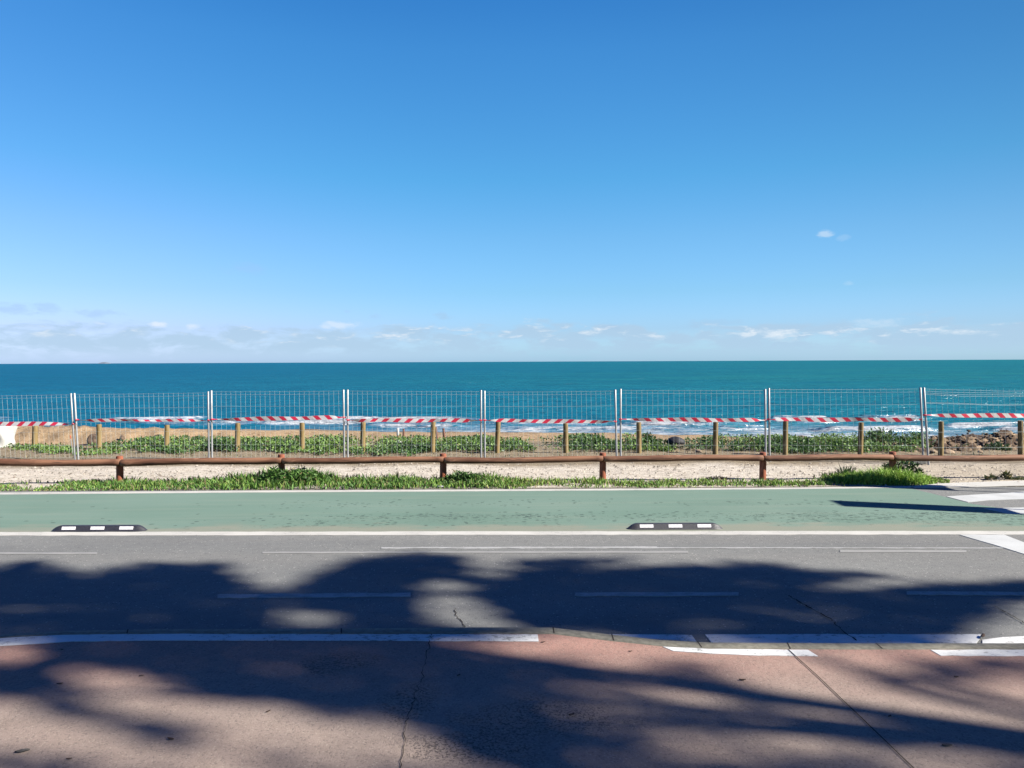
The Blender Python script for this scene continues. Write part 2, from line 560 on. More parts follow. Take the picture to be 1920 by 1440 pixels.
# ------------------------------------------------------------------ the lie of the land
SEA_Z = -1.2
edge_py = curve([(-900, 799), (0, 799), (200, 801), (400, 804), (560, 806), (700, 808), (900, 811), (1100, 812), (1300, 816),
                 (1440, 821), (1600, 826), (1690, 826), (1760, 822), (1830, 815), (1920, 812), (2800, 812)])
edge_z = curve([(-900, .48), (200, .43), (420, .30), (640, .12), (1000, .08), (1400, .03), (1640, 0.0), (1740, .07), (1830, .2), (2800, .22)])


def hor(px):
    return 682 - 8 * px / 1920


def shore_Y(px):
    return (2.6 - edge_z(px)) * FPX / (edge_py(px) - hor(px))


def ground_z(x, y):
    px = 960 + FPX * x / np.maximum(y, 5)
    ye = shore_Y(px)
    zb = edge_z(px)
    rocky = sstep(px, 1480, 1760) * sstep(y, ye - 3.6, ye - 2.0)
    bankness = sstep(-px, -560, -120)
    toe = ye - np.where(px < 700, 1.5, 2.2) + .5 * (fbm(x * .8, y * .1 + 3, 3, 5) - .5)
    z = zb * sstep(y, toe, ye - .25)
    far = sstep(y, 18.3, 19.4)
    z = z + .03 * (fbm(x * 1.5, y * 1.5, 3, 2) - .5) + far * .10 * (fbm(x * .9, y * 1.4, 4, 8) - .5)
    z = z + bankness * sstep(y, toe, toe + .7) * .30 * (fbm(x * 2.2, y * 2.2, 5, 11, .62) - .5)
    z = z + rocky * .42 * (np.abs(fbm(x * 2.2, y * 3.0, 5, 21, .65) - .5) * 2.4 - .30)
    edge = ye + .8 * (fbm(x * .7, y * .02, 4, 31) - .5)
    drop = sstep(y, edge, edge + .9)
    z = z * (1 - drop) + drop * (-1.9)
    return np.where(y < 15.0, -.03, np.where(y < 15.2, -.03 + (y - 15.0) / .2 * (z + .03), z))


def gz(x, y):
    return float(ground_z(np.array([x]), np.array([y]))[0])


xs = np.concatenate([-np.geomspace(160, 24.5, 12), np.arange(-24, 24.01, .10), np.geomspace(24.5, 160, 12)])
ys = np.concatenate([np.linspace(-60, 14.5, 12), np.arange(14.9, 18.5, .09), np.arange(18.5, 29.0, .075), np.linspace(29.2, 33, 8)])
GX, GY = np.meshgrid(xs, ys)
GZ = ground_z(GX, GY)
PX = 960 + FPX * GX / np.maximum(GY, 5)
YE = shore_Y(PX)
nz = fbm(GX * .8, GY * 1.2, 4, 41)
nz2 = fbm(GX * 2.4, GY * 3.0, 4, 43)
pale = np.array([.350, .318, .272]); dull = np.array([.165, .135, .094]); sand = np.array([.225, .162, .100])
rockc = np.array([.060, .042, .031]); rockt = np.array([.190, .140, .095]); soil = np.array([.125, .103, .070])
w_pale = 1 - sstep(GY + 1.2 * (nz - .5), 18.0, 18.9)
C = dull + (pale - dull) * w_pale[..., None]
right_grey = sstep(GX, 5.5, 10.5)[..., None] * w_pale[..., None]
C = C + (np.array([.245, .210, .160]) - C) * right_grey * .7
ds = (GY - (YE - 2.2 + .9 * (nz - .5)))
C = C + (sand - C) * sstep(ds, -.5, .3)[..., None]
rk = sstep(PX, 1430, 1700) * sstep(GY + .8 * (nz2 - .5), YE - 3.2, YE - 2.3)
rk = np.maximum(rk, .85 * sstep(GY + .7 * (nz2 - .5), YE - .45, YE - .05))
rcol = rockc + (rockt - rockc) * sstep(nz2, .42, .62)[..., None]
C = C + (rcol - C) * rk[..., None]
C = np.where((GY < 15.25)[..., None], np.array([.115, .105, .088]), C)
C = C * (0.9 + .2 * nz2)[..., None]
o = mesh_np('ground', np.stack([GX, GY, GZ], -1), [grid_faces(len(ys), len(xs))], M['ground'], smooth=True, colors=C.reshape(-1, 3))
structure(o, 'pale gravelly sand between the cycle lane and the sea', 'ground')

# ------------------------------------------------------------------ sea
ts = np.concatenate([-np.geomspace(6, 1.02, 30), np.linspace(-1.0, 1.0, 700), np.geomspace(1.02, 6, 30)])
yy = np.concatenate([np.arange(20, 60, .26), np.geomspace(60, 30000, 420)])
T, SY = np.meshgrid(ts, yy)
SX = T * SY
sp = 960 + FPX * T
fade = sstep(-SY, -150, -60)
sz = SEA_Z + fade * .22 * (fbm(SX * .22, SY * .75, 4, 51) - .5) + sstep(-SY, -400, -150) * .10 * (fbm(SX * .05, SY * .2, 3, 57) - .5)
# surf: breakers with their foam
surf_far = np.interp(sp, [0, 300, 700, 960, 1300, 1600, 1920], [47, 47, 50, 51, 50, 49, 46])
foam = np.clip(1 - (SY - 30) / (surf_far - 30 + 1e-6), 0, 1) ** .45 * 1.0
foam = np.where(SY > surf_far, .0, foam)
blend = sstep(surf_far + 3 - SY, 0, 5)
foam = foam * blend * (.72 + .28 * sstep(sp, 250, 800))
foam = foam * (.80 + .4 * fbm(SX * .09, SY * .22, 3, 61))
crests = [(150, 450, 788, .20), (420, 760, 794, .26), (560, 960, 791, .28), (900, 1180, 795, .22), (1130, 1420, 797, .26), (1330, 1460, 806, .22),
          (1420, 1580, 791, .42), (1580, 1760, 789, .38), (1500, 1780, 806, .26), (1730, 1990, 800, .24), (1820, 2100, 807, .22), (-200, 60, 787, .2),
          (900, 1300, 806, .2), (200, 520, 796, .2), (640, 900, 800, .2)]
for a, bb, py, h in crests:
    mid = (a + bb) / 2
    yc = (2.6 - SEA_Z) * FPX / (py - hor(mid))
    wob = 1.3 * (fbm(SX * .16, SX * 0 + a * .37, 3, 71) - .5) * 2
    lat = sstep(sp, a, a + (bb - a) * .25) * sstep(-sp, -bb, -bb + (bb - a) * .25)
    d = SY - (yc + wob)
    sz = sz + h * lat * np.where(d < 0, np.exp(-(d / .45) ** 2), np.exp(-(d / 1.5) ** 2))
    foam = np.maximum(foam, lat * (1.0 * np.exp(-((d + .2) / .8) ** 2)) * (.35 + 1.0 * fbm(SX * .35, SY * .5, 4, 77)))
o = mesh_np('sea', np.stack([SX, SY, sz], -1), [grid_faces(len(yy), len(ts))], M['sea'], smooth=True, attrs={'foam': foam.ravel()})
structure(o, 'teal sea with white surf breaking along the shore', 'sea')

# distant islet on the horizon
V = []; Q = []
c0 = at(195.5, 681, 9000)
n = 24
prof = [0, .25, .62, .8, .86, .93, .9, 1.0, .95, .97, .9, .92, .82, .6, .25, 0]
for j, hgt in enumerate(prof):
    x = c0[0] + (j / (len(prof) - 1) - .5) * 124
    for k, (dy, s) in enumerate(((-60, 0), (-18, .8), (0, 1), (30, .8), (60, 0))):
        V.append((x, 9000 + dy, SEA_Z - .5 + hgt * s * 19))
o = mesh_np('islet', V, [grid_faces(len(prof), 5)], M['islet'], smooth=True)
structure(o, 'tiny grey flat-topped islet far out on the horizon', 'islet')

# ------------------------------------------------------------------ road, lane, pavement
KZ = .10                                            # the pavement stands 10 cm above the road


def sheet(name, pts, z, mat, label, cat):
    """flat polygon given by ground points"""
    me_pts = [(p[0], p[1], z) for p in pts]
    n_ = len(pts)
    b = MB()
    skirt = [] if z <= 0 else [[i, (i + 1) % n_, n_ + (i + 1) % n_, n_ + i] for i in range(n_)]
    b.add(me_pts + ([(p[0], p[1], z - .012) for p in pts] if skirt else []), skirt, (), [list(range(n_))])
    o = b.build(name, mat)
    o.data.update()
    if o.data.polygons[len(skirt)].normal.z < 0:
        o.data.flip_normals()
    return structure(o, label, cat)


sheet('road', [(-150, 3), (150, 3), (150, 15.02), (-150, 15.02)], 0.0, M['asphalt'], 'grey worn asphalt road running along the seafront', 'road')
# cycle lane: far edge follows the white line, right end fades out along a diagonal
far = [(-900, 931), (0, 926.5), (480, 922.5), (960, 920), (1440, 917), (1690, 914.5)]
lane = [G(-2200, 1001.5)[:2], G(0, 1001.5)[:2], G(960, 1000.5)[:2], G(1920, 999.5)[:2], G(2400, 999)[:2], G(2000, 969)[:2], G(1900, 957)[:2], G(1822, 945)[:2], G(1745, 925)[:2], G(1700, 914.5)[:2]]
lane += [G(px, py)[:2] for px, py in far[::-1]]
sheet('cycle_lane', lane, .004, M['green'], 'pale green painted cycle lane with worn patches', 'cycle lane')


def strip(name, top, bot, z, zg, mat, label, jag=0.0, cat='road marking'):
    """painted strip between two pixel polylines on the level zg"""
    pts = []
    for line, rev in ((top, False), (bot, True)):
        L = line[::-1] if rev else line
        for (a, b) in zip(L[:-1], L[1:]):
            k = max(1, int(abs(b[0] - a[0]) / 22)) if jag else 1
            for i in range(k):
                s = i / k
                j = random.uniform(-jag, jag) if (jag and i) else 0
                pts.append(G(a[0] + (b[0] - a[0]) * s, a[1] + (b[1] - a[1]) * s + j, zg)[:2])
        pts.append(G(L[-1][0], L[-1][1], zg)[:2])
    return sheet(name, pts, z, mat, label, cat)


ML = .008
strip('edge_line', [(-1500, 1000), (0, 998.5), (960, 997), (1920, 996.5), (2600, 996)], [(-1500, 1007), (0, 1005), (960, 1003.5), (1920, 1002.8), (2600, 1002.5)], ML, 0, M['line'], 'solid white line between the green lane and the road', .35)
strip('edge_line', [(-1500, 926.5), (0, 924.3), (480, 920.4), (960, 918.2), (1440, 915.2), (1720, 912.3)], [(-1500, 930.5), (0, 927.8), (480, 923.8), (960, 921.2), (1440, 918), (1700, 915.2)], ML, 0, M['line'], 'thin white line along the grass side of the green lane', .15)
for a, bb, y0, y1, h, lab in ((408, 770, 1119, 1116, 7.5, 'worn white centre dash in deep shade, leftmost of three'), (1078, 1385, 1115.5, 1115, 7, 'worn white centre dash in the middle of three'), (1700, 2020, 1113, 1114.5, 6.5, 'worn white centre dash at the right edge')):
    strip('centre_dash', [(a, y0 - h / 2), (bb, y1 - h / 2)], [(a, y0 + h / 2), (bb, y1 + h / 2)], ML, 0, M['line_worn'], lab, .6)
strip('old_line', [(-300, 1036.6), (182, 1036.6)], [(-300, 1040), (182, 1039.5)], ML, 0, M['line_faint'], 'faint old white line at the left of the road', .3)
strip('old_line', [(492, 1035.6), (900, 1034.6), (1290, 1034)], [(492, 1038.4), (900, 1037.4), (1290, 1037.5)], ML, 0, M['line_faint'], 'long faint old white line in the far half of the road', .3)
strip('old_line', [(715, 1027), (1000, 1026), (1232, 1025.5)], [(715, 1029.5), (1000, 1029.2), (1232, 1028.8)], ML, 0, M['line_worn'], 'short pale line just short of the solid white line', .4)
strip('old_line', [(1575, 1032), (1812, 1032.5)], [(1575, 1036), (1812, 1036.4)], ML, 0, M['line_faint'], 'faint old white dash on the right of the road', .3)
strip('old_line', [(1232, 1027), (1880, 1027.6)], [(1232, 1028.8), (1880, 1029.4)], ML, 0, M['line_worn'], 'hair-thin faint line running on to the right', .2)
# crossing at the right
strip('crossing_bar', [(1799, 1003.4), (1883, 1003.4), (2000, 1048)], [(1799, 1003.4), (1860, 1021), (2000, 1064)], ML, 0, M['line_cross'], 'broad diagonal white bar beside the solid line', .3)
strip('crossing_bar', [(1774, 931.5), (1845, 927), (1940, 921.5)], [(1774, 931.5), (1815, 942), (1850, 938.5), (1940, 935.5)], ML, 0, M['line_cross'], 'upper white zebra bar at the end of the green lane', .2)
strip('crossing_bar', [(1845, 954), (1960, 951.5)], [(1845, 954), (1890, 964), (1960, 967)], ML, 0, M['line_cross'], 'lower white zebra bar at the end of the green lane', .2)
strip('kerb_line', [(1715, 912), (1760, 907.5), (1820, 905), (1960, 900.5)], [(1712, 915.6), (1770, 914), (1830, 913.5), (1960, 910)], ML + .004, 0, M['line'], 'white curved edge strip beside the tall grass tuft', .1)

# kerb and pavement
k_out = [(-1600, 1215), (-60, 1196), (0, 1190), (120, 1183), (300, 1180), (640, 1178.5), (900, 1176), (1036, 1176.5), (1090, 1183), (1150, 1190), (1240, 1200), (1330, 1204.5), (1600, 1206), (1920, 1206), (3600, 1206)]
k_in = [(-1600, 1224), (-60, 1204), (0, 1197), (120, 1190.5), (300, 1188.5), (640, 1189), (900, 1188.5), (1036, 1189), (1090, 1195.5), (1150, 1202.5), (1240, 1212), (1330, 1216.5), (1600, 1218), (1920, 1218), (3600, 1218)]
outp = [G(a, b, KZ) for a, b in k_out]
inp = [G(a, b, KZ) for a, b in k_in]
V = []; Q = []
for a, b in zip(outp, inp):
    d = (b - a) * np.array([1, 1, 0])
    V += [(a[0], a[1], -.1), (a[0], a[1], KZ - .012), tuple(a + d * .08 + np.array([0, 0, .004])), tuple(b + np.array([0, 0, .004])), (b[0], b[1], -.1)]
o = mesh_np('kerb', V, [grid_faces(len(outp), 5)], M['kerb'])
structure(o, 'grey concrete kerb curving between road and pavement', 'kerb')
V = []
for b in inp:
    for s in np.linspace(0, 1, 6):
        V.append((b[0], b[1] + (-30 - b[1]) * s, KZ))
o = mesh_np('pavement', V, [grid_faces(len(inp), 6)], M['pavement'])
if o.data.polygons[0].normal.z < 0:
    o.data.flip_normals()
structure(o, 'pinkish tan pavement in dappled shade', 'pavement')
PZ = KZ + .004
strip('pavement_line', [(-300, 1217), (-60, 1204.5), (0, 1197.5), (120, 1191), (300, 1189.2), (640, 1189.6), (1008, 1190.2)], [(-300, 1233), (-60, 1219), (0, 1211.5), (130, 1203.5), (300, 1201.2), (640, 1201.5), (1010, 1203.2)], PZ, KZ, M['line_kerb'], 'long white line along the pavement edge on the left', .5)
strip('pavement_line', [(1243, 1213), (1330, 1217.5), (1515, 1219)], [(1262, 1221), (1330, 1226), (1400, 1229), (1534, 1231)], PZ, KZ, M['line_kerb'], 'short white line on the pavement behind the kerb, crossed by the joint', .5)
strip('pavement_line', [(1745, 1219), (1960, 1218.7)], [(1764, 1230), (1960, 1230.5)], PZ, KZ, M['line_kerb'], 'white line on the pavement at the right edge', .6)
strip('gutter_line', [(1140, 1190.5), (1215, 1191), (1297, 1192)], [(1150, 1192), (1215, 1199), (1306, 1204.5)], ML, 0, M['line_kerb'], 'short tapering white line in the gutter where the kerb bends', .4)
strip('gutter_line', [(1322, 1191), (1600, 1190.3), (1842, 1191)], [(1335, 1207), (1600, 1208), (1830, 1208)], ML, 0, M['line_kerb'], 'long white line in the gutter, cut by the road crack', .5)
strip('gutter_line', [(1842, 1201), (1880, 1196), (1960, 1192)], [(1842, 1208), (1880, 1208), (1960, 1208)], ML, 0, M['line_kerb'], 'dirty white line in the gutter at the right edge', .6)


def crack(name, pts, z, zg, w, label, jag=3.0, sub=7):
    L = []
    for a, b in zip(pts[:-1], pts[1:]):
        for i in range(sub):
            s = i / sub
            j = 0 if (i == 0 or not jag) else random.uniform(-jag, jag)
            L.append(G(a[0] + (b[0] - a[0]) * s + j, a[1] + (b[1] - a[1]) * s + j * .2, zg))
    L.append(G(*pts[-1], zg))
    V = []
    for i, p in enumerate(L):
        d = L[min(i + 1, len(L) - 1)] - L[max(i - 1, 0)]
        nrm = np.array([-d[1], d[0], 0]); nrm /= np.linalg.norm(nrm)
        ww = w * (random.uniform(.15, 1.0) if jag else .7) / 2
        V += [tuple(p + nrm * ww + [0, 0, z - zg]), tuple(p - nrm * ww + [0, 0, z - zg])]
    o = mesh_np(name, V, [grid_faces(len(L), 2)], M['crack'])
    if o.data.polygons[0].normal.z < 0:
        o.data.flip_normals()
    return structure(o, label, 'crack')


crack('road_crack', [(1478, 1118), (1500, 1131), (1530, 1148), (1560, 1163), (1575, 1180), (1606, 1203)], .011, 0, .022, 'dark jagged crack running across the road to the gutter line')
crack('road_crack', [(1865, 1138), (1890, 1152), (1925, 1172)], .011, 0, .018, 'dark crack in the road at the right edge')
crack('road_crack', [(852, 1140), (856, 1156), (868, 1170), (871, 1177)], .006, 0, .014, 'short crack in the sunlit patch of road')
crack('pavement_crack', [(809, 1190), (806, 1203), (800, 1235), (790, 1275), (772, 1320), (762, 1360), (757, 1400), (750, 1450)], PZ + .003, KZ, .0075, 'thin wandering crack down the pavement', 4)
crack('pavement_joint', [(1478, 1219), (1530, 1266), (1620, 1352), (1740, 1468)], PZ + .003, KZ, .012, 'straight dark joint slanting across the pavement', 0, 1)
for a, b in (((1037, 1176.8), (1039, 1188.5)), ((1147, 1190), (1151, 1202)), ((1308, 1204), (1316, 1215)), ((1476, 1205.5), (1482, 1217.5)), ((1642, 1206.4), (1655, 1217.6)), ((640, 1178.7), (640, 1188.6)), ((240, 1181), (238, 1188.5))):
    crack('kerb_joint', [a, b], KZ + .006, KZ, .014, 'dark joint between two kerb stones', 0, 1)

# ------------------------------------------------------------------ log rail fence
fence = empty('log_fence', (0, 16.1, 0))
tag(fence, 'low reddish brown log rail fence along the grass verge', 'fence')
postpx = [(-85, 909), (225, 905.5), (528, 904), (831, 902.5), (1130, 901), (1430, 899.5), (1673, 897.5), (1985, 896)]
railtop = [859.5, 860.5, 857.5, 856, 854.5, 853.5, 852.5, 852.8]
raild = [13, 13, 12.2, 11.6, 11.4, 11.2, 11, 11.5]
posts = []
for (px, py), rt in zip(postpx, railtop):
    p = G(px, py); Y = p[1]
    r = .072
    top = at(px, rt - 5.5, Y)
    z0 = gz(p[0], Y) - .1
    b = MB()
    hh = top[2]
    b.tube([(0, 0, z0), (0, 0, z0 + .2), (.004, 0, hh * .6), (0, 0, hh - .018), (0, 0, hh)], [r * 1.02, r * 1.03, r, r * .98, r * .86], 16, .03)
    o = b.build('post', M['railpost'], fence, smooth=True)
    o.location = (p[0] - fence.location[0], Y - fence.location[1], 0)
    posts.append((p[0], Y))
for i in range(len(postpx) - 1):
    (xa, Ya), (xb, Yb) = posts[i], posts[i + 1]
    off = .105
    ya, yb = Ya - off, Yb - off
    ja = .018 if i else 0
    A = at(postpx[i][0] + 2, railtop[i] + (1.0 if i in (1, 3) else 0) + raild[i] / 2 + .3, ya)
    B = at(postpx[i + 1][0] + 1, railtop[i + 1] + raild[i + 1] / 2, yb)
    ra = raild[i] / 2 / FPX * ya; rb = raild[i + 1] / 2 / FPX * yb
    L = np.linalg.norm(B - A); n = 26
    ctr = (A + B) / 2; dv = (B - A) / L
    pts = []; rad = []
    ph = random.uniform(0, 6)
    for k in range(n + 1):
        s = k / n
        q = (s - .5) * L
        w = .018 * math.sin(s * 3.1 + ph) * math.sin(math.pi * s)
        pts.append((q, .006 * math.sin(s * 5 + ph), w))
        rr = ra + (rb - ra) * s
        rr *= 1 + .045 * math.sin(s * 9 + ph * 2) + .03 * math.sin(s * 23 + ph) + random.uniform(-.018, .018)
        rad.append(rr)
    pts = [(pts[0][0] + .004, *pts[0][1:])] + [(pts[0][0] + .012, *pts[0][1:])] + pts[1:-1] + [(pts[-1][0] - .012, *pts[-1][1:])] + [(pts[-1][0] - .004, *pts[-1][1:])]
    rad = [rad[0] * .9] + [rad[0]] + rad[1:-1] + [rad[-1]] + [rad[-1] * .9]
    b = MB(); b.tube(pts, rad, 18, .014)
    o = b.build('rail', M['rail'], fence, smooth=True)
    o.location = tuple(ctr - np.array(fence.location))
    o.rotation_euler = (0, -math.asin(dv[2]), math.atan2(dv[1], dv[0]))

# ------------------------------------------------------------------ mesh fence panels and their tapes
J = [((-122, 741), (-114, 864), (-116, 741), (-109, 864)),
     ((133, 737.5), (141, 864), (139.5, 737), (147, 864)),
     ((390.3, 734), (392, 864), (396.3, 732), (397.6, 864)),
     ((644, 730.5), (645.8, 864.5), (651.8, 730.5), (652, 864.5)),
     ((902, 731.5), (902.2, 864.5), (908.5, 732.5), (909.2, 864.5)),
     ((1153.5, 730.5), (1156.4, 865), (1163.7, 729), (1163.8, 865)),
     ((1434.7, 729.5), (1435.8, 866), (1441.6, 727.5), (1443.3, 866)),
     ((1725.5, 726.5), (1731.5, 868), (1732.2, 726.5), (1741.2, 872)),
     ((2018, 727), (2022, 869), (2025, 727), (2028, 869))]
tapes = [(795.3, 795, 8.2, 1, -.5), (787.5, 788, 6.2, -1, .4), (786.5, 782.6, 8, -1, .2), (787.5, 788, 7.6, 1, .6), (788, 790.5, 7.4, 1, .5),
         (786.3, 788, 8, -1, 0), (786.5, 786.5, 8.2, -1, .3), (778.5, 778.5, 8.6, -1, .6)]
WR = .0021
ordn = ['first', 'second', 'third', 'fourth', 'fifth', 'sixth', 'seventh', 'eighth']
for i in range(8):
    la, lb = (J[i][2], J[i][3]); ra_, rb_ = (J[i + 1][0], J[i + 1][1])
    Yl = G(*lb)[1]; Yr = G(*rb_)[1]
    if i == 7: Yr = G(2022, 869)[1]
    Lt, Lb = at(*la, Yl), G(*lb); Rt, Rb = at(*ra_, Yr), G(*rb_)
    root = empty('mesh_panel', (Lb + Rb) / 2)
    extra = {0: 'cut off by the left edge', 1: 'between the first and second pairs of posts from the left', 2: 'between the second and third pairs of posts from the left',
             3: 'in front of the short brown stakes', 4: 'just right of the short brown stakes', 5: 'in front of the black boulder', 6: 'in front of the leafy mound by the surf', 7: 'cut off by the right edge, with bent top wires'}[i]
    tag(root, 'galvanised wire mesh fence panel ' + extra, 'fence panel', 'wire mesh panels along the beach')
    org = np.array(root.location)
    for T_, B_ in ((Lt, Lb), (Rt, Rb)):
        b = MB()
        b.tube([B_ - org + [0, 0, -.03], (B_ + T_) / 2 - org, T_ - org - [0, 0, .006], T_ - org], [.026, .026, .026, .02], 10)
        b.build('post', M['steel'], root, smooth=True)
    b = MB()

    def pt(u, v, root=root, Lt=Lt, Lb=Lb, Rt=Rt, Rb=Rb, org=org):
        p = (Lb * (1 - u) + Rb * u) * (1 - v) + (Lt * (1 - u) + Rt * u) * v
        return p - org
    nv = 27
    for k in range(1, nv):
        u = k / nv
        du = random.gauss(0, .0013)
        b.tube([pt(u + du, .04), pt(u, .36), pt(u + .001, .70), pt(u, .985)], WR, 4, caps=False)
    hs = [.05, .23, .43, .57, .775, .94, .98]
    if i == 7: hs = [.05, .22, .42, .57, .62, .80, .81, .91, .93, .955, .985]
    for v in hs:
        sag = (-.004 if i != 7 else -.028 * (v > .7))
        b.tube([pt(s, v + sag * math.sin(math.pi * s) + (.004 * math.sin(s * 11 + v * 30) if i == 7 else 0)) + [0, -.006, 0] for s in np.linspace(0, 1, 12)], WR, 4, caps=False)
    b.build('wire_mesh', M['wire'], root)
    # tape tied from post to post
    ya, yb, wpx, slant, sagpx = tapes[i]
    A = at(la[0] + (lb[0] - la[0]) * .4 + 1, ya, Yl - .05); B = at(ra_[0] + (rb_[0] - ra_[0]) * .4 - 1, yb, Yr - .05)
    W = wpx / FPX * Yl * 1.02
    V = []; UV = []
    N = 120
    Ln = np.linalg.norm(B - A)
    ph = random.uniform(0, 6)
    for k in range(N + 1):
        s = k / N
        c = A * (1 - s) + B * s
        c = c + np.array([0, .012 * math.sin(s * 9 + ph), -sagpx * 4 * s * (1 - s) / FPX * Yl + .006 * math.sin(s * 14 + ph)])
        e0 = .10 + .05 * (i % 3); e1 = .14 if i not in (2, 5, 6) else .10
        wd = min(1, .16 + .84 * float(sstep(np.array(s), 0.0, e0))) * min(1, .16 + .84 * float(sstep(np.array(1 - s), 0.0, e1)))
        wd *= 1 - .22 * abs(math.sin(s * 6.5 + ph * 1.7)) ** 3
        if i == 1: wd *= .55 + .45 * abs(math.sin(s * 5 + .4))
        tw = (1 - wd) * 1.1 * math.sin(s * 20 + ph) + .15 * math.sin(s * 7 + ph)
        hv = np.array([0, math.sin(tw), math.cos(tw)]) * W * wd / 2
        V += [c - hv, c, c + hv]
        u = s * Ln / .305
        sk = .20 * slant * wd
        UV += [(u + sk, 0), (u, .5), (u - sk, 1)]
    o = mesh_np('barrier_tape', np.array(V), [grid_faces(N + 1, 3)], M['tape'], smooth=True)
    uvl = o.data.uv_layers.new(name='UVMap')
    for lp in o.data.loops:
        uvl.data[lp.index].uv = UV[lp.vertex_index]
    for c in ((A,) if i == 7 else (B,) if i == 0 else (A, B)):
        b = MB()
        kn = [c + np.array([.034 * math.cos(a) - .01 * (1 if c is A else -1), .03 * math.sin(a) + .045, .012 * math.sin(a * 3 + i)]) for a in np.linspace(0, 5.6, 9)]
        b.tube(kn, [.012, .02, .016, .022, .014, .02, .016, .018, .01], 6, .1)
        b.build('knot', M['tape'], o, smooth=True)
    ex2 = {0: 'running off the left edge in front of the white sack', 1: 'folded thin, second from the left', 2: 'rising slightly to the right, third from the left',
           3: 'above the short brown stakes', 4: 'just right of the one above the brown stakes', 5: 'above the black boulder', 6: 'second from the right, ending at the leaning posts', 7: 'hung highest, running off the right edge'}[i]
    tag(o, 'red and white barrier tape ' + ex2, 'barrier tape', 'barrier tapes tied across the mesh panels')
# one foot block shows below the rail
p = G(1722, 870.5)
b = MB(); b.box((0, 0, .055), (.42, .24, .11), .12)
o = b.build('foot_block', M['foot'], bevel=.02); o.location = (p[0], p[1] + .1, gz(p[0], p[1]))
tag(o, 'low grey concrete block at the foot of the leaning mesh fence posts', 'foot block')

# ------------------------------------------------------------------ pale timber posts behind
tp = [(65, 796, 841), (186, 795.5, 842), (312, 796, 846), (445, 793, 846), (567, 793, 847), (680, 791, 847.5), (811, 790.5, 849), (932, 788.5, 850), (1061, 793, 849.5),
      (1198, 791, 849.5), (1341, 791, 851), (1472, 788, 854), (1613, 792, 854), (1764, 790, 855), (1914, 788, 856)]
lbl = ['left of the eroded bank edge, near the white sack', 'beside the dark triangular rock', 'at the left end of the leafy ground cover', 'just right of the second pair of steel posts', 'between the second and third pairs of steel posts',
       'just right of the third pair of steel posts', 'with two thin stakes close behind it', 'just right of the fourth pair of steel posts', 'between the fourth and fifth pairs of steel posts', 'left of the black boulder by the fifth steel posts',
       'right of the black boulder', 'just right of the sixth pair of steel posts', 'left of the leafy mound by the surf', 'just right of the leaning steel posts', 'at the right edge before the rocks']
for (px, ty, by), lb in zip(tp, lbl):
    p = G(px, by); Y = p[1]
    T_ = at(px + random.uniform(-2.2, 2.2), ty + random.uniform(-.8, .8), Y)
    z0 = gz(p[0], Y)
    b = MB()
    r = 4.7 / FPX * Y
    d = T_ - p
    b.tube([(0, 0, z0 - .1), (d[0] * .3, 0, d[2] * .3), (d[0] * .7, 0, d[2] * .7), (d[0], 0, d[2] - .02), (d[0], 0, d[2])], [r * 1.03, r * 1.02, r, r * .98, r * .86], 14, .02)
    o = b.build('timber_post', M['post'], smooth=True); o.location = (p[0], Y, 0)
    tag(o, 'pale round timber post ' + lb, 'post', 'timber posts in a row behind the mesh fence')

# short brown stakes, plus the white tag and bag on the first
for px, ty, by, lean, lb in ((746, 804, 830, 0, 'short brown stake with a white wrap at its top'), (757, 804, 830, 1, 'short brown stake beside the white wrapped stake'),
                             (817, 800, 836, -4, 'thin leaning brown stake close behind a timber post'), (831.5, 803, 830, -2, 'short thick brown stake right of the timber post')):
    Y = 23.6
    B_ = at(px - lean, by, Y); T_ = at(px, ty, Y)
    r = (1.9 if px != 831.5 else 2.3) / FPX * Y
    root = empty('stake', (B_[0], Y, 0))
    b = MB()
    zz = min(B_[2], gz(B_[0], Y)) - .05
    d = T_ - np.array([B_[0], Y, 0])
    b.tube([(0, 0, zz), (d[0] * .5, 0, d[2] * .5), (d[0], 0, d[2] - .01), (d[0], 0, d[2])], [r, r, r, r * .75], 8, .06)
    b.build('shaft', M['stake'], root, smooth=True)
    if px == 746:
        b = MB(); b.tube([(d[0] * .55, 0, d[2] * .55), (d[0] * .6, 0, d[2] * .62), (d[0] * .8, -.01, d[2] * .85), (d[0], 0, d[2] + .01), (d[0], 0, d[2] + .03)], [r * 1.1, r * 1.35, r * 1.3, r * 1.3, r * .8], 9, .08)
        b.build('wrap', M['white'], root, smooth=True)
    tag(root, lb, 'stake', 'short brown stakes among the ground cover')


def lump(name, c, size, mat, label, cat, group=None, rough=.22, seed=0, sub=3, flat=-.35, link=True):
    import bmesh
    bm = bmesh.new()
    bmesh.ops.create_icosphere(bm, subdivisions=sub, radius=1)
    rs = np.random.default_rng(seed)
    off = rs.uniform(0, 50, 3)
    P = np.array([v.co[:] for v in bm.verts])
    nn = fbm(P[:, 0] * 1.3 + off[0] + P[:, 2], P[:, 1] * 1.3 + off[1] - P[:, 2] * .7, 4, seed, .6) - .5
    n2 = vnoise(P[:, 0] * .8 + off[2], P[:, 2] * .9 + off[1], seed + 5) - .5
    P2 = P * (1 + nn * rough * 2.6 + n2 * rough * 1.6)[:, None]
    P2[:, 2] = np.maximum(P2[:, 2], flat)
    for v, q in zip(bm.verts, P2):
        v.co = (q[0] * size[0] / 2, q[1] * size[1] / 2, q[2] * size[2] / 2)
    me = bpy.data.meshes.new(name)
    bm.to_mesh(me); bm.free()
    me.materials.append(mat)
    if rough < .2:
        me.polygons.foreach_set('use_smooth', [True] * len(me.polygons))
    o = bpy.data.objects.new(name, me)
    COL.objects.link(o)
    o.location = c
    o.rotation_euler = (0, 0, rs.uniform(0, 6.28))
    return tag(o, label, cat, group)


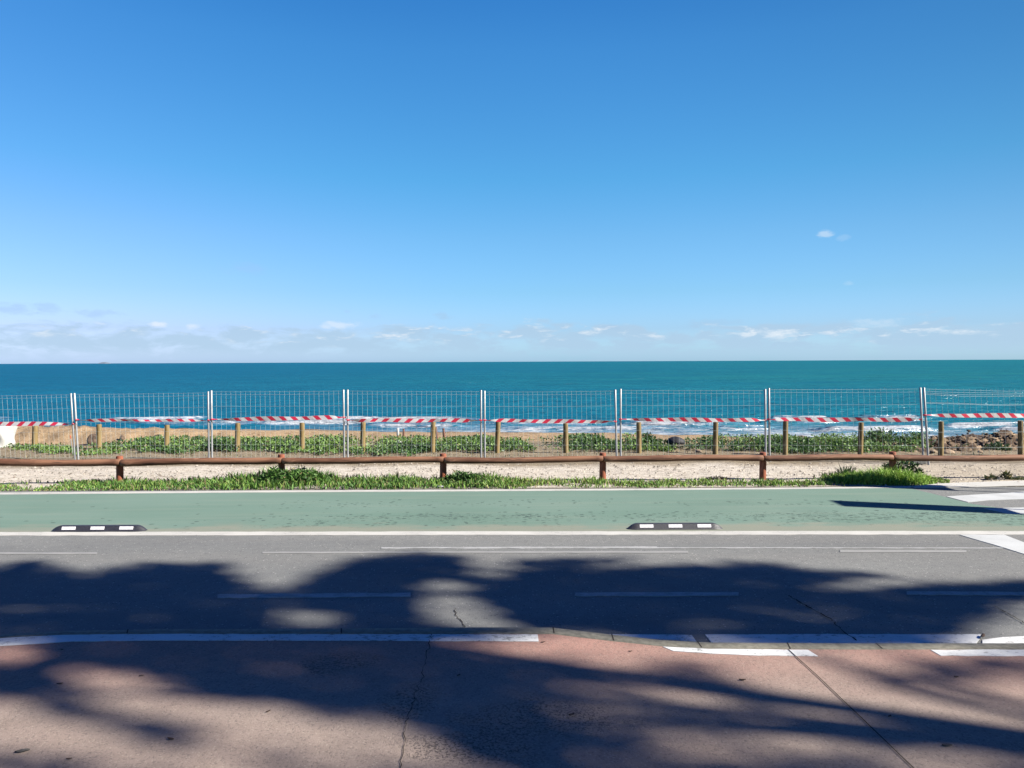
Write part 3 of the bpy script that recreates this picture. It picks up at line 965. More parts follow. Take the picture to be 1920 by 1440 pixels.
p = at(747.5, 829, 22.3)
lump('plastic_bag', (p[0], p[1], p[2]), (.15, .13, .11), M['white'], 'crumpled white bag in the ground cover below the white wrapped stake', 'bag', rough=.3, seed=3)
p = at(1267, 828.5, 21.75)
o = lump('boulder', (p[0], 21.75, p[2]), (.54, .45, .34), M['darkrock'], 'smooth black boulder half hidden in the ground cover', 'boulder', rough=.1, seed=9); o.rotation_euler = (0, 0, 0)
p = at(176, 829, 23.4)
lump('rock', (p[0], 23.4, p[2]), (.40, .4, .50), M['rock'], 'dark brown triangular rock beside a timber post at the eroded bank', 'rock', 'rocks', seed=14)
p = at(229, 822, 24.0)
lump('rock', (p[0], 24.0, p[2]), (.15, .15, .2), M['rock'], 'small dark rock standing on the bank above the ground cover', 'rock', 'rocks', seed=15)
p = at(296, 818, 24.4)
lump('rock', (p[0], 24.4, p[2]), (.5, .2, .12), M['rock'], 'long low dark rock on the bank behind the third timber post', 'rock', 'rocks', seed=16)
rocks = [(1495, 820, .8, .22, 'broad flat dark rock slab at the surf, left of the others on the right'), (1535, 820, .62, .24, 'dark rock next to the broad flat slab at the surf'), (1589, 822, .26, .14, 'small dark rock alone in the surf'),
         (1700, 817, .5, .18, 'dark rock left of the leaning steel posts at the waterline'), (1725, 821, .75, .26, 'dark jagged rock directly behind the leaning steel posts'),
         (1835, 815, 1.15, .17, 'long dark rock ridge at the waterline before the right edge'), (1878, 816, .6, .17, 'dark rock at the right end of the long ridge'),
         (1778, 823, .4, .2, 'brown rock just right of the leaning steel posts'), (1855, 828, .34, .16, 'brown rock in the middle of the rocky shelf'), (1890, 826, .3, .18, 'brown rock near the right edge of the shelf'),
         (1812, 832, .3, .15, 'brown rock on the near side of the rocky shelf')]
for k, (px, py, w, h, lb) in enumerate(rocks):
    Y = float(shore_Y(px)) - (.35 if py < 824 else 1.4)
    q = at(px, py, Y)
    z = min(q[2], gz(q[0], Y) + h * .1)
    lump('rock', (q[0], Y, z), (w, w * .7, h * .85), M['rock'], lb, 'rock', 'rocks', rough=.42, seed=30 + k, sub=4)
for k, (px, py, w, lb) in enumerate(((1778, 846, .30, 'pale tan stone just right of a timber post near the leaning steel posts'), (1838, 846, .16, 'small pale stone left of the dark bush'), (1310, 844, .22, 'pale tan stone in the bare patch right of the black boulder'), (1750, 847, .16, 'small pale stone left of a timber post'))):
    q = G(px, py + 3)
    lump('stone', (q[0], q[1], gz(q[0], q[1]) + w * .12), (w, w * .8, w * .55), M['tanrock'], lb, 'stone', 'pale stones', seed=60 + k)

# small broken rock over the shelf at the right
n = 1500
px = rng.uniform(1560, 2000, n)
yb_ = shore_Y(px)
Yr_ = yb_ - rng.uniform(-.1, 3.0, n) ** 1.0
X_ = (px - 960) / FPX * Yr_
keep = rng.uniform(0, 1, n) < sstep(px, 1560, 1780) * sstep(Yr_ + .8 * (vnoise(X_ * 2, Yr_ * 2, 5) - .5), yb_ - 3.0, yb_ - 1.6)
X_, Yr_ = X_[keep], Yr_[keep]; n = len(X_)
Z_ = ground_z(X_, Yr_)
ok = Z_ > -.6
X_, Yr_, Z_ = X_[ok], Yr_[ok], Z_[ok]; n = len(X_)
sz0 = np.minimum(rng.gamma(1.8, .016, n) + .012, .062)
cube = np.array([[x, y, z] for z in (-1, 1) for x, y in ((-1, -1), (1, -1), (1, 1), (-1, 1))], float)
Vr = cube[None] * rng.uniform(.45, 1.15, (n, 8, 3)) * np.array([1.2, .8, .42])
an = rng.uniform(0, 6.28, n); ca, sa = np.cos(an)[:, None], np.sin(an)[:, None]
Vr = np.stack([Vr[..., 0] * ca - Vr[..., 1] * sa, Vr[..., 0] * sa + Vr[..., 1] * ca, Vr[..., 2] + Vr[..., 0] * .3], -1) * sz0[:, None, None]
Vr = Vr + np.stack([X_, Yr_, Z_ + sz0 * .2], 1)[:, None, :]
i = np.arange(n)[:, None] * 8
Qr = np.concatenate([i + np.array([f]) for f in ([3, 2, 1, 0], [4, 5, 6, 7], [0, 1, 5, 4], [1, 2, 6, 5], [2, 3, 7, 6], [3, 0, 4, 7])], 0)
tt = rng.uniform(0, 1, (n, 1)) ** 1.2
Cr = np.array([.045, .033, .027]) * (1 - tt) + np.array([.165, .118, .080]) * tt
o = mesh_np('rubble', Vr.reshape(-1, 3), [Qr], M['ground'], colors=np.repeat(Cr, 8, 0))
tag(o, 'broken brown rock covering the shelf at the right', 'rubble', kind='stuff')

# thin stake with orange tip at the first pair of steel posts
B_ = G(137, 852); Y = B_[1]; T_ = at(131.5, 816, Y)
root = empty('marker_stake', (B_[0], Y, 0))
b = MB(); d = T_ - B_
b.tube([(0, 0, -.05), d * .5, d * .82], .010, 6); b.build('shaft', M['steel'], root)
b = MB(); b.tube([d * .82, d * .98, d], [.013, .013, .006], 6); b.build('tip', M['orange'], root)
tag(root, 'thin stake with an orange tip leaning by the first pair of steel posts', 'stake')

# white sack at the left edge
Y = 22.9
A = at(9, 838, Y)
w, h = 1.15, .66
root_c = np.array([A[0] - w / 2, Y + .3, gz(A[0] - .5, Y)])
n, mm = 28, 16
V = []
for j in range(mm + 1):
    v = j / mm
    for k in range(n):
        a = 2 * math.pi * k / n
        ex = .45
        cx, cy = math.copysign(abs(math.cos(a)) ** ex, math.cos(a)), math.copysign(abs(math.sin(a)) ** ex, math.sin(a))
        sc = .95 + .09 * v + .05 * math.sin(v * 7 + a * 3) + .03 * math.sin(a * 9 + v * 4)
        V.append((cx * w / 2 * sc, cy * .36 * sc, v * h + .025 * math.sin(a * 2 + .5) * v))
V.append((0, 0, h * .93))
Q = [[j * n + k, j * n + (k + 1) % n, (j + 1) * n + (k + 1) % n, (j + 1) * n + k] for j in range(mm) for k in range(n)]
T3 = [[mm * n + k, mm * n + (k + 1) % n, len(V) - 1] for k in range(n)]
o = mesh_np('bulk_sack', V, [Q, T3], M['sack'], smooth=True)
o.location = tuple(root_c)
tag(o, 'crumpled white bulk sack at the left edge behind the mesh fence', 'sack')


# ------------------------------------------------------------------ lane separators
def separator():
    root = empty('lane_separator', (0, 0, 0))
    Lh, Wd, Hh = .735, .15, .085
    V = []; sec = 10; N = 40
    xs_ = np.concatenate([np.linspace(-Lh, -Lh + .16, 10), np.linspace(-Lh + .2, Lh - .2, 12), np.linspace(Lh - .16, Lh, 10)])
    for x in xs_:
        e = (Lh - abs(x)) / .16
        s = math.sin(min(1, max(0, e)) * math.pi / 2) ** .8
        s = max(s, .05)
        for y, z in ((-.085, 0), (-.083, .014), (-.066, .022), (-.040, .078), (-.028, .085), (.028, .085), (.040, .078), (.066, .022), (.083, .014), (.085, 0)):
            V.append((x, y * (.45 + .55 * s), z * s))
    body = mesh_np('body', V, [grid_faces(len(xs_), 10)], M['rubber'], root, smooth=False)
    for c in (-.445, 0, .445):
        for sgn in (-1, 1):
            # pads lie 2 mm proud of the sloping side
            P = []
            for dx in (-.105, .105):
                for y, z in ((-.0645, .0305), (-.0445, .0745)):
                    P.append((c + dx, sgn * (y - .0022), z + .001))
            mid = [(q[0], q[1] + sgn * .006, q[2] - .003) for q in P]
            b = MB(); b.add(P + mid, [[0, 1, 3, 2], [4, 6, 7, 5], [0, 4, 5, 1], [2, 3, 7, 6], [0, 2, 6, 4], [1, 5, 7, 3]])
            b.build('reflector', M['reflector'], root)
    return root


sep = separator()
tag(sep, 'black rubber lane separator with white pads on the left part of the lane edge', 'lane separator', 'rubber lane separators on the cycle lane edge')
sep.location = tuple(G(186.5, 995.5) + [0, 0, .004])
sep2 = sep.copy(); COL.objects.link(sep2)
for ch in list(sep.children):
    c = ch.copy(); COL.objects.link(c); c.parent = sep2
sep2['label'] = 'black rubber lane separator with white pads, on the right part of the green lane edge'
sep2.location = tuple(G(1265, 991.5) + [0, 0, .004])


# ------------------------------------------------------------------ plants
def blades(name, P, H, W, lean, cols, mat, curl=.6):
    """P base points (n,3), each blade a bent strip of five points"""
    n = len(P)
    a = rng.uniform(0, 2 * math.pi, n)
    la = rng.uniform(0, 2 * math.pi, n)
    side = np.stack([np.cos(a), np.sin(a), np.zeros(n)], 1) * (W / 2)[:, None]
    ld = np.stack([np.cos(la), np.sin(la), np.zeros(n)], 1) * (lean * H)[:, None]
    up = np.array([0, 0, 1.0])
    p1 = P + up * (H * .55)[:, None] + ld * .35
    p2 = P + up * (H * (1 - .25 * lean))[:, None] + ld
    V = np.stack([P - side * .8, P + side * .8, p1 - side, p1 + side, p2], 1).reshape(-1, 3)
    i = np.arange(n)[:, None] * 5
    Q = i + np.array([[0, 1, 3, 2]]); T3 = i + np.array([[2, 3, 4]])
    C = np.repeat(cols, 5, 0)
    return mesh_np(name, V, [Q, T3], mat, colors=C)


def leaves(name, P, D, L, W, cols, mat, parent=None, up=None):
    """leaf-shaped faces: base P, direction D (unit), folded along the midrib"""
    n = len(P)
    if up is None:
        up = rng.normal(size=(n, 3)) * .6 + np.array([0, 0, 1.0])
    s = np.cross(D, up); s /= np.linalg.norm(s, axis=1)[:, None] + 1e-9
    nn = np.cross(s, D)
    L_ = L[:, None]; W_ = W[:, None]
    a = P
    tip = P + D * L_
    m1 = P + D * L_ * .48 - nn * W_ * .12
    l = P + D * L_ * .45 + s * W_ * .5
    r = P + D * L_ * .45 - s * W_ * .5
    V = np.stack([a, r, tip, l, m1], 1).reshape(-1, 3)
    i = np.arange(n)[:, None] * 5
    T3 = np.concatenate([i + np.array([[0, 1, 4]]), i + np.array([[1, 2, 4]]), i + np.array([[2, 3, 4]]), i + np.array([[3, 0, 4]])], 0)
    return mesh_np(name, V, [T3], mat, parent=parent, colors=np.repeat(cols, 5, 0))


def greens(n, a, b, yellow=0.0):
    t = rng.uniform(0, 1, (n, 1)) ** 1.3
    c = np.array(a) * (1 - t) + np.array(b) * t
    y = (rng.uniform(0, 1, n) < yellow)
    c[y] = np.array([.15, .125, .06]) * rng.uniform(.7, 1.2, (y.sum(), 1))
    return c


def G_np(px, py):
    d = FPX * _F[None] + (px - 960)[:, None] * _R[None] - (py - 720)[:, None] * _U[None]
    t = -CAM[2] / d[:, 2]
    return CAM[None] + d * t[:, None]


# grass verge
vf = curve([(-400, 923), (0, 921), (500, 917.5), (960, 915), (1500, 911.5), (1700, 910), (1790, 905.5)])
vb = curve([(-400, 908), (0, 905.5), (200, 904), (400, 904), (500, 898), (600, 899), (700, 904), (850, 899), (950, 904), (1200, 904), (1450, 901), (1550, 897), (1650, 894), (1740, 899), (1790, 904)])
vh = curve([(-400, .09), (0, .08), (150, .09), (250, .14), (350, .13), (440, .20), (480, .25), (600, .26), (640, .17), (700, .20), (760, .22), (800, .13), (850, .2), (920, .2), (960, .12), (1100, .12), (1300, .09), (1450, .12), (1550, .18), (1700, .16), (1790, .04)])
n = 30000
px = rng.uniform(-300, 1780, n)
s = rng.uniform(0, 1, n) ** .85
py = vf(px) + (vb(px) - vf(px)) * s + rng.normal(0, .7, n)
P = G_np(px, py)
dens = fbm(P[:, 0] * 1.1, P[:, 1] * 2.2, 3, 81)
lush = np.interp(px, [-300, 100, 450, 950, 1000, 1400, 1500, 1780], [.55, .6, .95, .95, .5, .45, .9, .9])
keep = rng.uniform(0, 1, n) < np.clip((dens - .32) * 4 * lush + .25 * lush, 0, 1)
P = P[keep]; px = px[keep]; s = s[keep]
P[:, 2] = ground_z(P[:, 0], P[:, 1]) - .005
cl = fbm(P[:, 0] * 2.4, P[:, 1] * 2.4, 3, 83)
H = vh(px) * (.45 + .75 * rng.uniform(0, 1, len(P))) * (.55 + .9 * cl) * (.6 + .5 * s)
dk = greens(len(P), (.032, .080, .014), (.090, .180, .034), .09)
lt = greens(len(P), (.105, .190, .030), (.195, .260, .062), .22)
f = np.interp(px, [-300, 0, 400, 640, 900, 1000, 1400, 1500, 1780], [.3, .4, .25, .25, .35, .75, .75, .8, .95])[:, None]
pick = rng.uniform(0, 1, (len(P), 1)) < f * (.5 + cl[:, None])
C = np.where(pick, lt, dk)
W = rng.uniform(.012, .030, len(P))
o = blades('grass', P, H, W, rng.uniform(.1, .75, len(P)), C, M['leaf'])
tag(o, 'strip of green grass and weeds between the cycle lane and the log fence', 'grass', kind='stuff')


def tuft(name, cpx, cpy, rx, ry, n, hmax, cola, colb, label, cat, leafy=False, yellow=.05):
    c = G(cpx, cpy)
    a = rng.uniform(0, 2 * math.pi, n); r = np.sqrt(rng.uniform(0, 1, n))
    x = c[0] + rx * r * np.cos(a); y = c[1] + ry * r * np.sin(a)
    P = np.stack([x, y, ground_z(x, y)], 1)
    dome = np.sqrt(np.clip(1 - r ** 2, 0.02, 1)) * (.6 + .8 * fbm(x * 3.5, y * 3.5, 3, 91))
    root = empty(name, (0, 0, 0))
    if leafy:
        z = rng.uniform(.15, 1, n) * dome * hmax
        Pp = P + np.stack([np.zeros(n), np.zeros(n), z], 1)
        D = rng.normal(size=(n, 3)); D[:, 2] = np.abs(D[:, 2]) * .7 + .1
        D /= np.linalg.norm(D, axis=1)[:, None]
        o = leaves('foliage', Pp, D, rng.uniform(.05, .13, n), rng.uniform(.025, .05, n), greens(n, cola, colb, yellow), M['leaf'], up=None)
        o.parent = root
        ns = n // 14 if n > 800 else 0
        if ns: o2 = blades('sprays', P[:ns], dome[:ns] * hmax * 1.08, np.full(ns, .012), rng.uniform(.1, .5, ns), greens(ns, cola, colb, yellow), M['leaf'])
        if ns: o2.parent = root
    else:
        o = blades('foliage', P, hmax * dome * rng.uniform(.45, 1.1, n), rng.uniform(.010, .024, n), rng.uniform(.2, 1.1, n), greens(n, cola, colb, yellow), M['leaf'])
        o.parent = root
    return tag(root, label, cat)


tuft('weed_clump', 545, 907, .80, .32, 2600, .34, (.022, .060, .012), (.085, .170, .034), 'bushy dark green weed clump around the second log post from the left', 'plant', True)
tuft('weed_clump', 868, 907, .42, .22, 900, .22, (.018, .050, .010), (.065, .130, .028), 'low leafy weed clump just right of the middle log post', 'plant', True)
tuft('grass_tuft', 1650, 904, 1.2, .46, 3600, .35, (.120, .230, .024), (.240, .350, .060), 'tall bright green grass tuft around the log post at the right', 'plant')
tuft('weed_clump', 1690, 896, .45, .2, 700, .40, (.018, .050, .012), (.05, .10, .024), 'darker leafy weeds right of the log post in the bright grass tuft', 'plant', True)
tuft('weed_clump', 1588, 899, .22, .14, 260, .42, (.030, .065, .018), (.07, .12, .035), 'thin tall weeds at the left end of the bright grass tuft', 'plant', False)
tuft('weed_sprig', 1858, 900, .12, .07, 90, .09, (.02, .035, .015), (.06, .08, .03), 'small dark sprig on the gravel left of the sparse weeds', 'plant', True, .3)
tuft('weed_sprig', 1887, 899, .10, .06, 90, .15, (.02, .035, .015), (.06, .08, .03), 'small upright brown sprig on the gravel by the white edge strip', 'plant', True, .4)
tuft('weed_sprig', 1915, 899, .35, .1, 300, .08, (.04, .06, .02), (.09, .11, .04), 'sparse low weeds on the gravel at the right edge', 'plant', False, .3)
tuft('weed_sprig', 1345, 899, .30, .12, 160, .10, (.05, .05, .025), (.09, .085, .04), 'dry brownish sprig at the back of the thin grass', 'plant', False, .6)
tuft('weed_sprig', 895, 893, .25, .12, 120, .08, (.05, .04, .03), (.09, .075, .05), 'dry brown sprig on the gravel right of the middle log post', 'plant', False, .6)

# ground cover beyond the mesh fence
cf = curve([(15, 843), (100, 852), (160, 854), (230, 853), (300, 850), (340, 853), (400, 849), (480, 846), (565, 852), (640, 853), (700, 858), (770, 858), (800, 850), (930, 848), (1150, 848), (1240, 847), (1330, 844), (1390, 850), (1500, 851), (1700, 850), (1740, 846)])
cb = curve([(15, 838), (100, 840), (160, 842), (185, 838), (230, 835), (310, 831), (480, 831), (560, 830), (640, 830), (800, 831), (1000, 832), (1090, 828), (1150, 836), (1210, 829), (1250, 836), (1310, 835), (1400, 831), (1500, 834), (1640, 829), (1720, 833), (1740, 836)])
n = 4200
px = rng.uniform(15, 1735, n)
s = rng.uniform(0, 1, n)
py = cf(px) + (cb(px) - cf(px)) * s
P = G_np(px, py)
dn = fbm(P[:, 0] * .9, P[:, 1] * 1.3, 4, 95)
wgt = np.interp(px, [15, 160, 220, 300, 1140, 1165, 1190, 1250, 1262, 1300, 1330, 1735], [.35, .5, .9, 1, 1, .35, 1, .9, .3, .5, 1, 1])
fr = sstep(s, 0, .25)
keep = rng.uniform(0, 1, n) < np.clip((dn - .42) * 6 + .4, 0.03, 1) * wgt * (.35 + .65 * fr)
P = P[keep]; px = px[keep]; s = s[keep]; dn = dn[keep]
P[:, 2] = ground_z(P[:, 0], P[:, 1])
K = 17
n = len(P) * K
Pi = np.repeat(P, K, 0)
sz_ = np.repeat((.5 + 1.0 * dn) * (.55 + .6 * sstep(s, 0, .5)) * np.interp(px, [60, 200, 300, 1080, 1100, 1140, 1200, 1230, 1640, 1680], [.35, .7, 1, 1, 1.25, 1, 1.5, 1.1, 1.3, 1.1]), K)
off = rng.normal(0, .085, (n, 3)); off[:, 2] = rng.uniform(.01, .19, n) * sz_
D = rng.normal(size=(n, 3)); D[:, 2] = np.abs(D[:, 2]) * .8
D /= np.linalg.norm(D, axis=1)[:, None]
ca = greens(n, (.018, .050, .014), (.060, .120, .030), .01)
cbb = greens(n, (.065, .125, .026), (.130, .205, .048), .05)
pxr = np.repeat(px, K)
light = np.clip((fbm(Pi[:, 0] * .5, Pi[:, 1] * .9, 3, 97) - .40) * 5, 0.08, .92)[:, None]
C = np.where(rng.uniform(0, 1, (n, 1)) < light, cbb, ca)
gl = rng.uniform(0, 1, n) < .05
C[gl] = np.array([.13, .17, .12])
o = leaves('ground_cover', Pi + off, D, rng.uniform(.05, .11, n), rng.uniform(.03, .06, n), C, M['leaf'])
tag(o, 'band of leafy green ground cover between the timber posts and the beach', 'ground cover', kind='stuff')
# thin dry grass round the timber posts
n = 7000
px = rng.uniform(-60, 1960, n)
py = rng.uniform(836, 864, n)
P = G_np(px, py)
dn = fbm(P[:, 0] * 1.3, P[:, 1] * 2, 4, 99)
keep = (dn > .5) & (rng.uniform(0, 1, n) < .8)
P = P[keep]; P[:, 2] = ground_z(P[:, 0], P[:, 1])
n = len(P)
o = blades('dry_grass', P, rng.uniform(.03, .10, n), rng.uniform(.010, .02, n), rng.uniform(.2, 1, n), greens(n, (.06, .075, .03), (.14, .125, .06), .4), M['leaf'])
tag(o, 'sparse dry grass on the sand around the timber posts', 'grass', kind='stuff')


def bush(px, py, Y, rx, ry, h, n, cola, colb, label):
    c = at(px, py, Y)
    x0, z0 = c[0], gz(c[0], Y)
    v = rng.normal(size=(n, 3)); v /= np.linalg.norm(v, axis=1)[:, None]
    r = rng.uniform(.3, 1, n) ** .5 * (.7 + .6 * fbm(v[:, 0] * 2 + px, v[:, 2] * 2 + v[:, 1], 3, 12))
    Pp = np.stack([x0 + v[:, 0] * r * rx, Y + v[:, 1] * r * ry, z0 + .02 + np.abs(v[:, 2]) * r * h], 1)
    D = v * .7 + rng.normal(size=(n, 3)) * .5; D[:, 2] += .3; D /= np.linalg.norm(D, axis=1)[:, None]
    root = empty('bush', (0, 0, 0))
    o = leaves('foliage', Pp, D, rng.uniform(.06, .13, n), rng.uniform(.03, .06, n), greens(n, cola, colb, .02), M['leaf'])
    o.parent = root
    b = MB()
    for k in range(6):
        b.tube([(x0 + random.uniform(-.1, .1), Y, z0 - .03), (x0 + random.uniform(-.3, .3) * rx, Y + random.uniform(-.3, .3) * ry, z0 + h * .6)], [.012, .006], 5)
    b.build('stems', M['stake'], root)
    return tag(root, label, 'bush', 'bushes by the beach')


bush(1215, 840, 21.9, .30, .3, .42, 420, (.014, .040, .012), (.055, .11, .028), 'dark leafy bush just right of a timber post, left of the black boulder')
bush(1115, 842, 22.2, .50, .35, .32, 500, (.035, .075, .018), (.085, .145, .035), 'rounded bright green bush left of the fifth pair of steel posts')
bush(1648, 842, 22.0, .55, .4, .42, 700, (.018, .050, .014), (.075, .135, .032), 'leafy mound by the surf between the last timber posts on the right')
bush(1702, 843, 21.8, .30, .3, .28, 300, (.018, .050, .014), (.075, .135, .032), 'small leafy bush left of the leaning steel posts')
bush(1872, 846, 21.4, .36, .26, .26, 420, (.012, .032, .014), (.05, .09, .03), 'dark spiky bush on the edge of the rocks at the right')
bush(1812, 844, 21.7, .34, .2, .12, 220, (.04, .075, .02), (.09, .13, .035), 'low pale green bush left of the dark spiky one')

# loose stones on the gravel
n = 5200
px = rng.uniform(-200, 2000, n); py = rng.uniform(869, 912, n)
P = G_np(px, py)
P[:, 2] = ground_z(P[:, 0], P[:, 1])
sz0 = np.minimum(rng.gamma(2.0, .007, n) + .007, .040)
base = np.array([[1, 0, 0], [-.5, .87, 0], [-.5, -.87, 0], [0, 0, .9]])
ang = rng.uniform(0, 6.28, n)
ca, sa = np.cos(ang)[:, None], np.sin(ang)[:, None]
bx = base[None, :, 0] * ca - base[None, :, 1] * sa; by = base[None, :, 0] * sa + base[None, :, 1] * ca
V = P[:, None, :] + np.stack([bx, by, np.broadcast_to(base[None, :, 2], bx.shape)], -1) * sz0[:, None, None] * rng.uniform(.7, 1.3, (n, 4, 1))
i = np.arange(n)[:, None] * 4
T3 = np.concatenate([i + np.array([[0, 1, 3]]), i + np.array([[1, 2, 3]]), i + np.array([[2, 0, 3]])], 0)
C = np.array([.34, .305, .26]) * rng.uniform(.3, 1.2, (n, 1))
o = mesh_np('gravel', V.reshape(-1, 3), [T3], M['leaf'] if False else M['ground'], colors=np.repeat(C, 4, 0))
tag(o, 'loose pale gravel on the strip beyond the log fence', 'gravel', kind='stuff')

# fallen leaves and scraps
litter = [(42, 1410, .085, 'drygrey', 'large curled grey leaf at the lower left corner'), (320, 1387, .055, 'dry', 'dark curled leaf on the sunlit streak near the lower left'), (112, 1283, .045, 'dry', 'dark leaf at the tip of the upper sunlit streak on the left'),
          (265, 1268, .035, 'dry', 'small dark leaf on the upper edge of the left sunlit streak'), (503, 1335, .040, 'dry', 'small dark leaf in the middle of the long sunlit streak'), (116, 1219, .035, 'dry', 'dark leaf just below the long white pavement line'),
          (860, 1267, .040, 'dry', 'dark leaf right of the pavement crack in shade'), (1072, 1341, .050, 'dry', 'dark crumpled leaf in the shade near the bottom middle'), (1392, 1276, .055, 'dry', 'dark twig-like leaf left of the slanting pavement joint'),
          (1668, 1344, .040, 'dry', 'small dark leaf right of the slanting pavement joint'), (1793, 1270, .040, 'dry', 'dark leaf below the white pavement line at the right'), (1776, 1399, .070, 'drygrey', 'flat oval grey leaf at the lower right'),
          (1018, 1205, .040, 'dry', 'brown leaf at the right end of the long white pavement line'), (1182, 1222, .035, 'dry', 'pale brown leaf on the sunlit pink patch by the kerb'), (130, 1424, .035, 'dry', 'small leaf right of the large grey one at the lower left')]
for px, py, s, mk, lb in litter:
    p = G(px, py, KZ)
    V = []; nL = 7
    a = random.uniform(-.5, .5) + (0 if mk == 'drygrey' else random.choice([0, .6, 3]))
    for j in range(nL):
        u = j / (nL - 1) - .5
        wd = .34 * math.cos(u * math.pi) ** .8 + .02
        for v in (-1, 0, 1):
            x, y = u * s, v * wd * s * .55
            V.append((x * math.cos(a) - y * math.sin(a), x * math.sin(a) + y * math.cos(a), .003 + s * (.10 * v * v + .35 * u * u * (1 if mk == 'dry' else .3))))
    o = mesh_np('fallen_leaf', V, [grid_faces(nL, 3)], M[mk], smooth=True)
    sm = o.modifiers.new('thickness', 'SOLIDIFY'); sm.thickness = .0015
    o.location = (p[0], p[1], KZ)
    tag(o, lb, 'leaf', 'fallen leaves on the pavement')
p = G(826, 914)
b = MB(); b.box((0, 0, .02), (.13, .04, .03), .2)
o = b.build('litter_scrap', M['white'], bevel=.008); o.location = (p[0], p[1], gz(p[0], p[1]))
tag(o, 'white scrap of litter in the grass below the middle log post', 'litter')
p = G(1843, 1197)
lump('litter_scrap', (p[0], p[1], .03), (.08, .03, .03), M['dry'], 'reddish brown crumpled scrap in the gutter at the right', 'litter', rough=.4, seed=71, sub=2)

# ------------------------------------------------------------------ the trees that shade the road
DARK = [  # (polygon in pixels, feather)
    ([(-700, 1075), (-200, 1062), (0, 1066), (22, 1054), (62, 1049), (88, 1058), (120, 1072), (150, 1077), (200, 1072), (250, 1058), (290, 1052), (330, 1060), (365, 1058), (402, 1051), (420, 1062), (440, 1082), (472, 1102), (500, 1110),
      (532, 1106), (562, 1091), (602, 1070), (660, 1052), (720, 1041), (775, 1037), (830, 1040), (868, 1044), (862, 1056), (882, 1064), (940, 1060), (985, 1050), (1060, 1044), (1130, 1045), (1195, 1048),
      (1130, 1056), (1085, 1070), (1200, 1062), (1300, 1057), (1440, 1056), (1485, 1061), (1510, 1069), (1580, 1072), (1665, 1080), (1600, 1088), (1530, 1098), (1540, 1110), (1640, 1100), (1760, 1094), (1920, 1088), (2150, 1080),
      (2150, 1120), (1925, 1124), (1880, 1140), (1842, 1164), (1800, 1182), (1780, 1200), (1240, 1200), (1180, 1192), (1040, 1182), (900, 1200), (0, 1205), (-700, 1220)], 9),
    ([(-700, 1195), (0, 1195), (860, 1188), (1000, 1192), (1130, 1210), (1240, 1245), (1330, 1240), (1420, 1290), (1500, 1330), (1640, 1400), (1720, 1440), (1850, 1520), (1850, 1640), (1000, 1640), (990, 1470), (930, 1438), (850, 1402), (780, 1372), (700, 1353), (560, 1341),
      (500, 1326), (400, 1312), (310, 1290), (260, 1268), (215, 1256), (170, 1258), (128, 1268), (115, 1284), (150, 1308), (200, 1334), (270, 1352), (340, 1368), (380, 1392), (340, 1402), (260, 1384), (190, 1362), (120, 1340), (50, 1318), (0, 1304), (-300, 1290), (-700, 1290)], 15),
    ([(1600, 1238), (1700, 1240), (1800, 1228), (1930, 1215), (2100, 1200), (2100, 1300), (1930, 1282), (1850, 1290), (1800, 1310), (1700, 1290), (1620, 1280), (1540, 1262)], 26, .88),
    ([(1560, 1320), (1640, 1345), (1760, 1380), (1900, 1400), (2100, 1420), (2100, 1560), (1830, 1560), (1800, 1450), (1700, 1400), (1610, 1360)], 30, .88),
    ([(-300, 1425), (0, 1418), (120, 1424), (230, 1436), (330, 1450), (400, 1500), (-300, 1520)], 20, .7),
    ([(440, 1416), (600, 1410), (760, 1408), (880, 1420), (980, 1450), (980, 1520), (600, 1500), (470, 1440)], 24, .5),
]
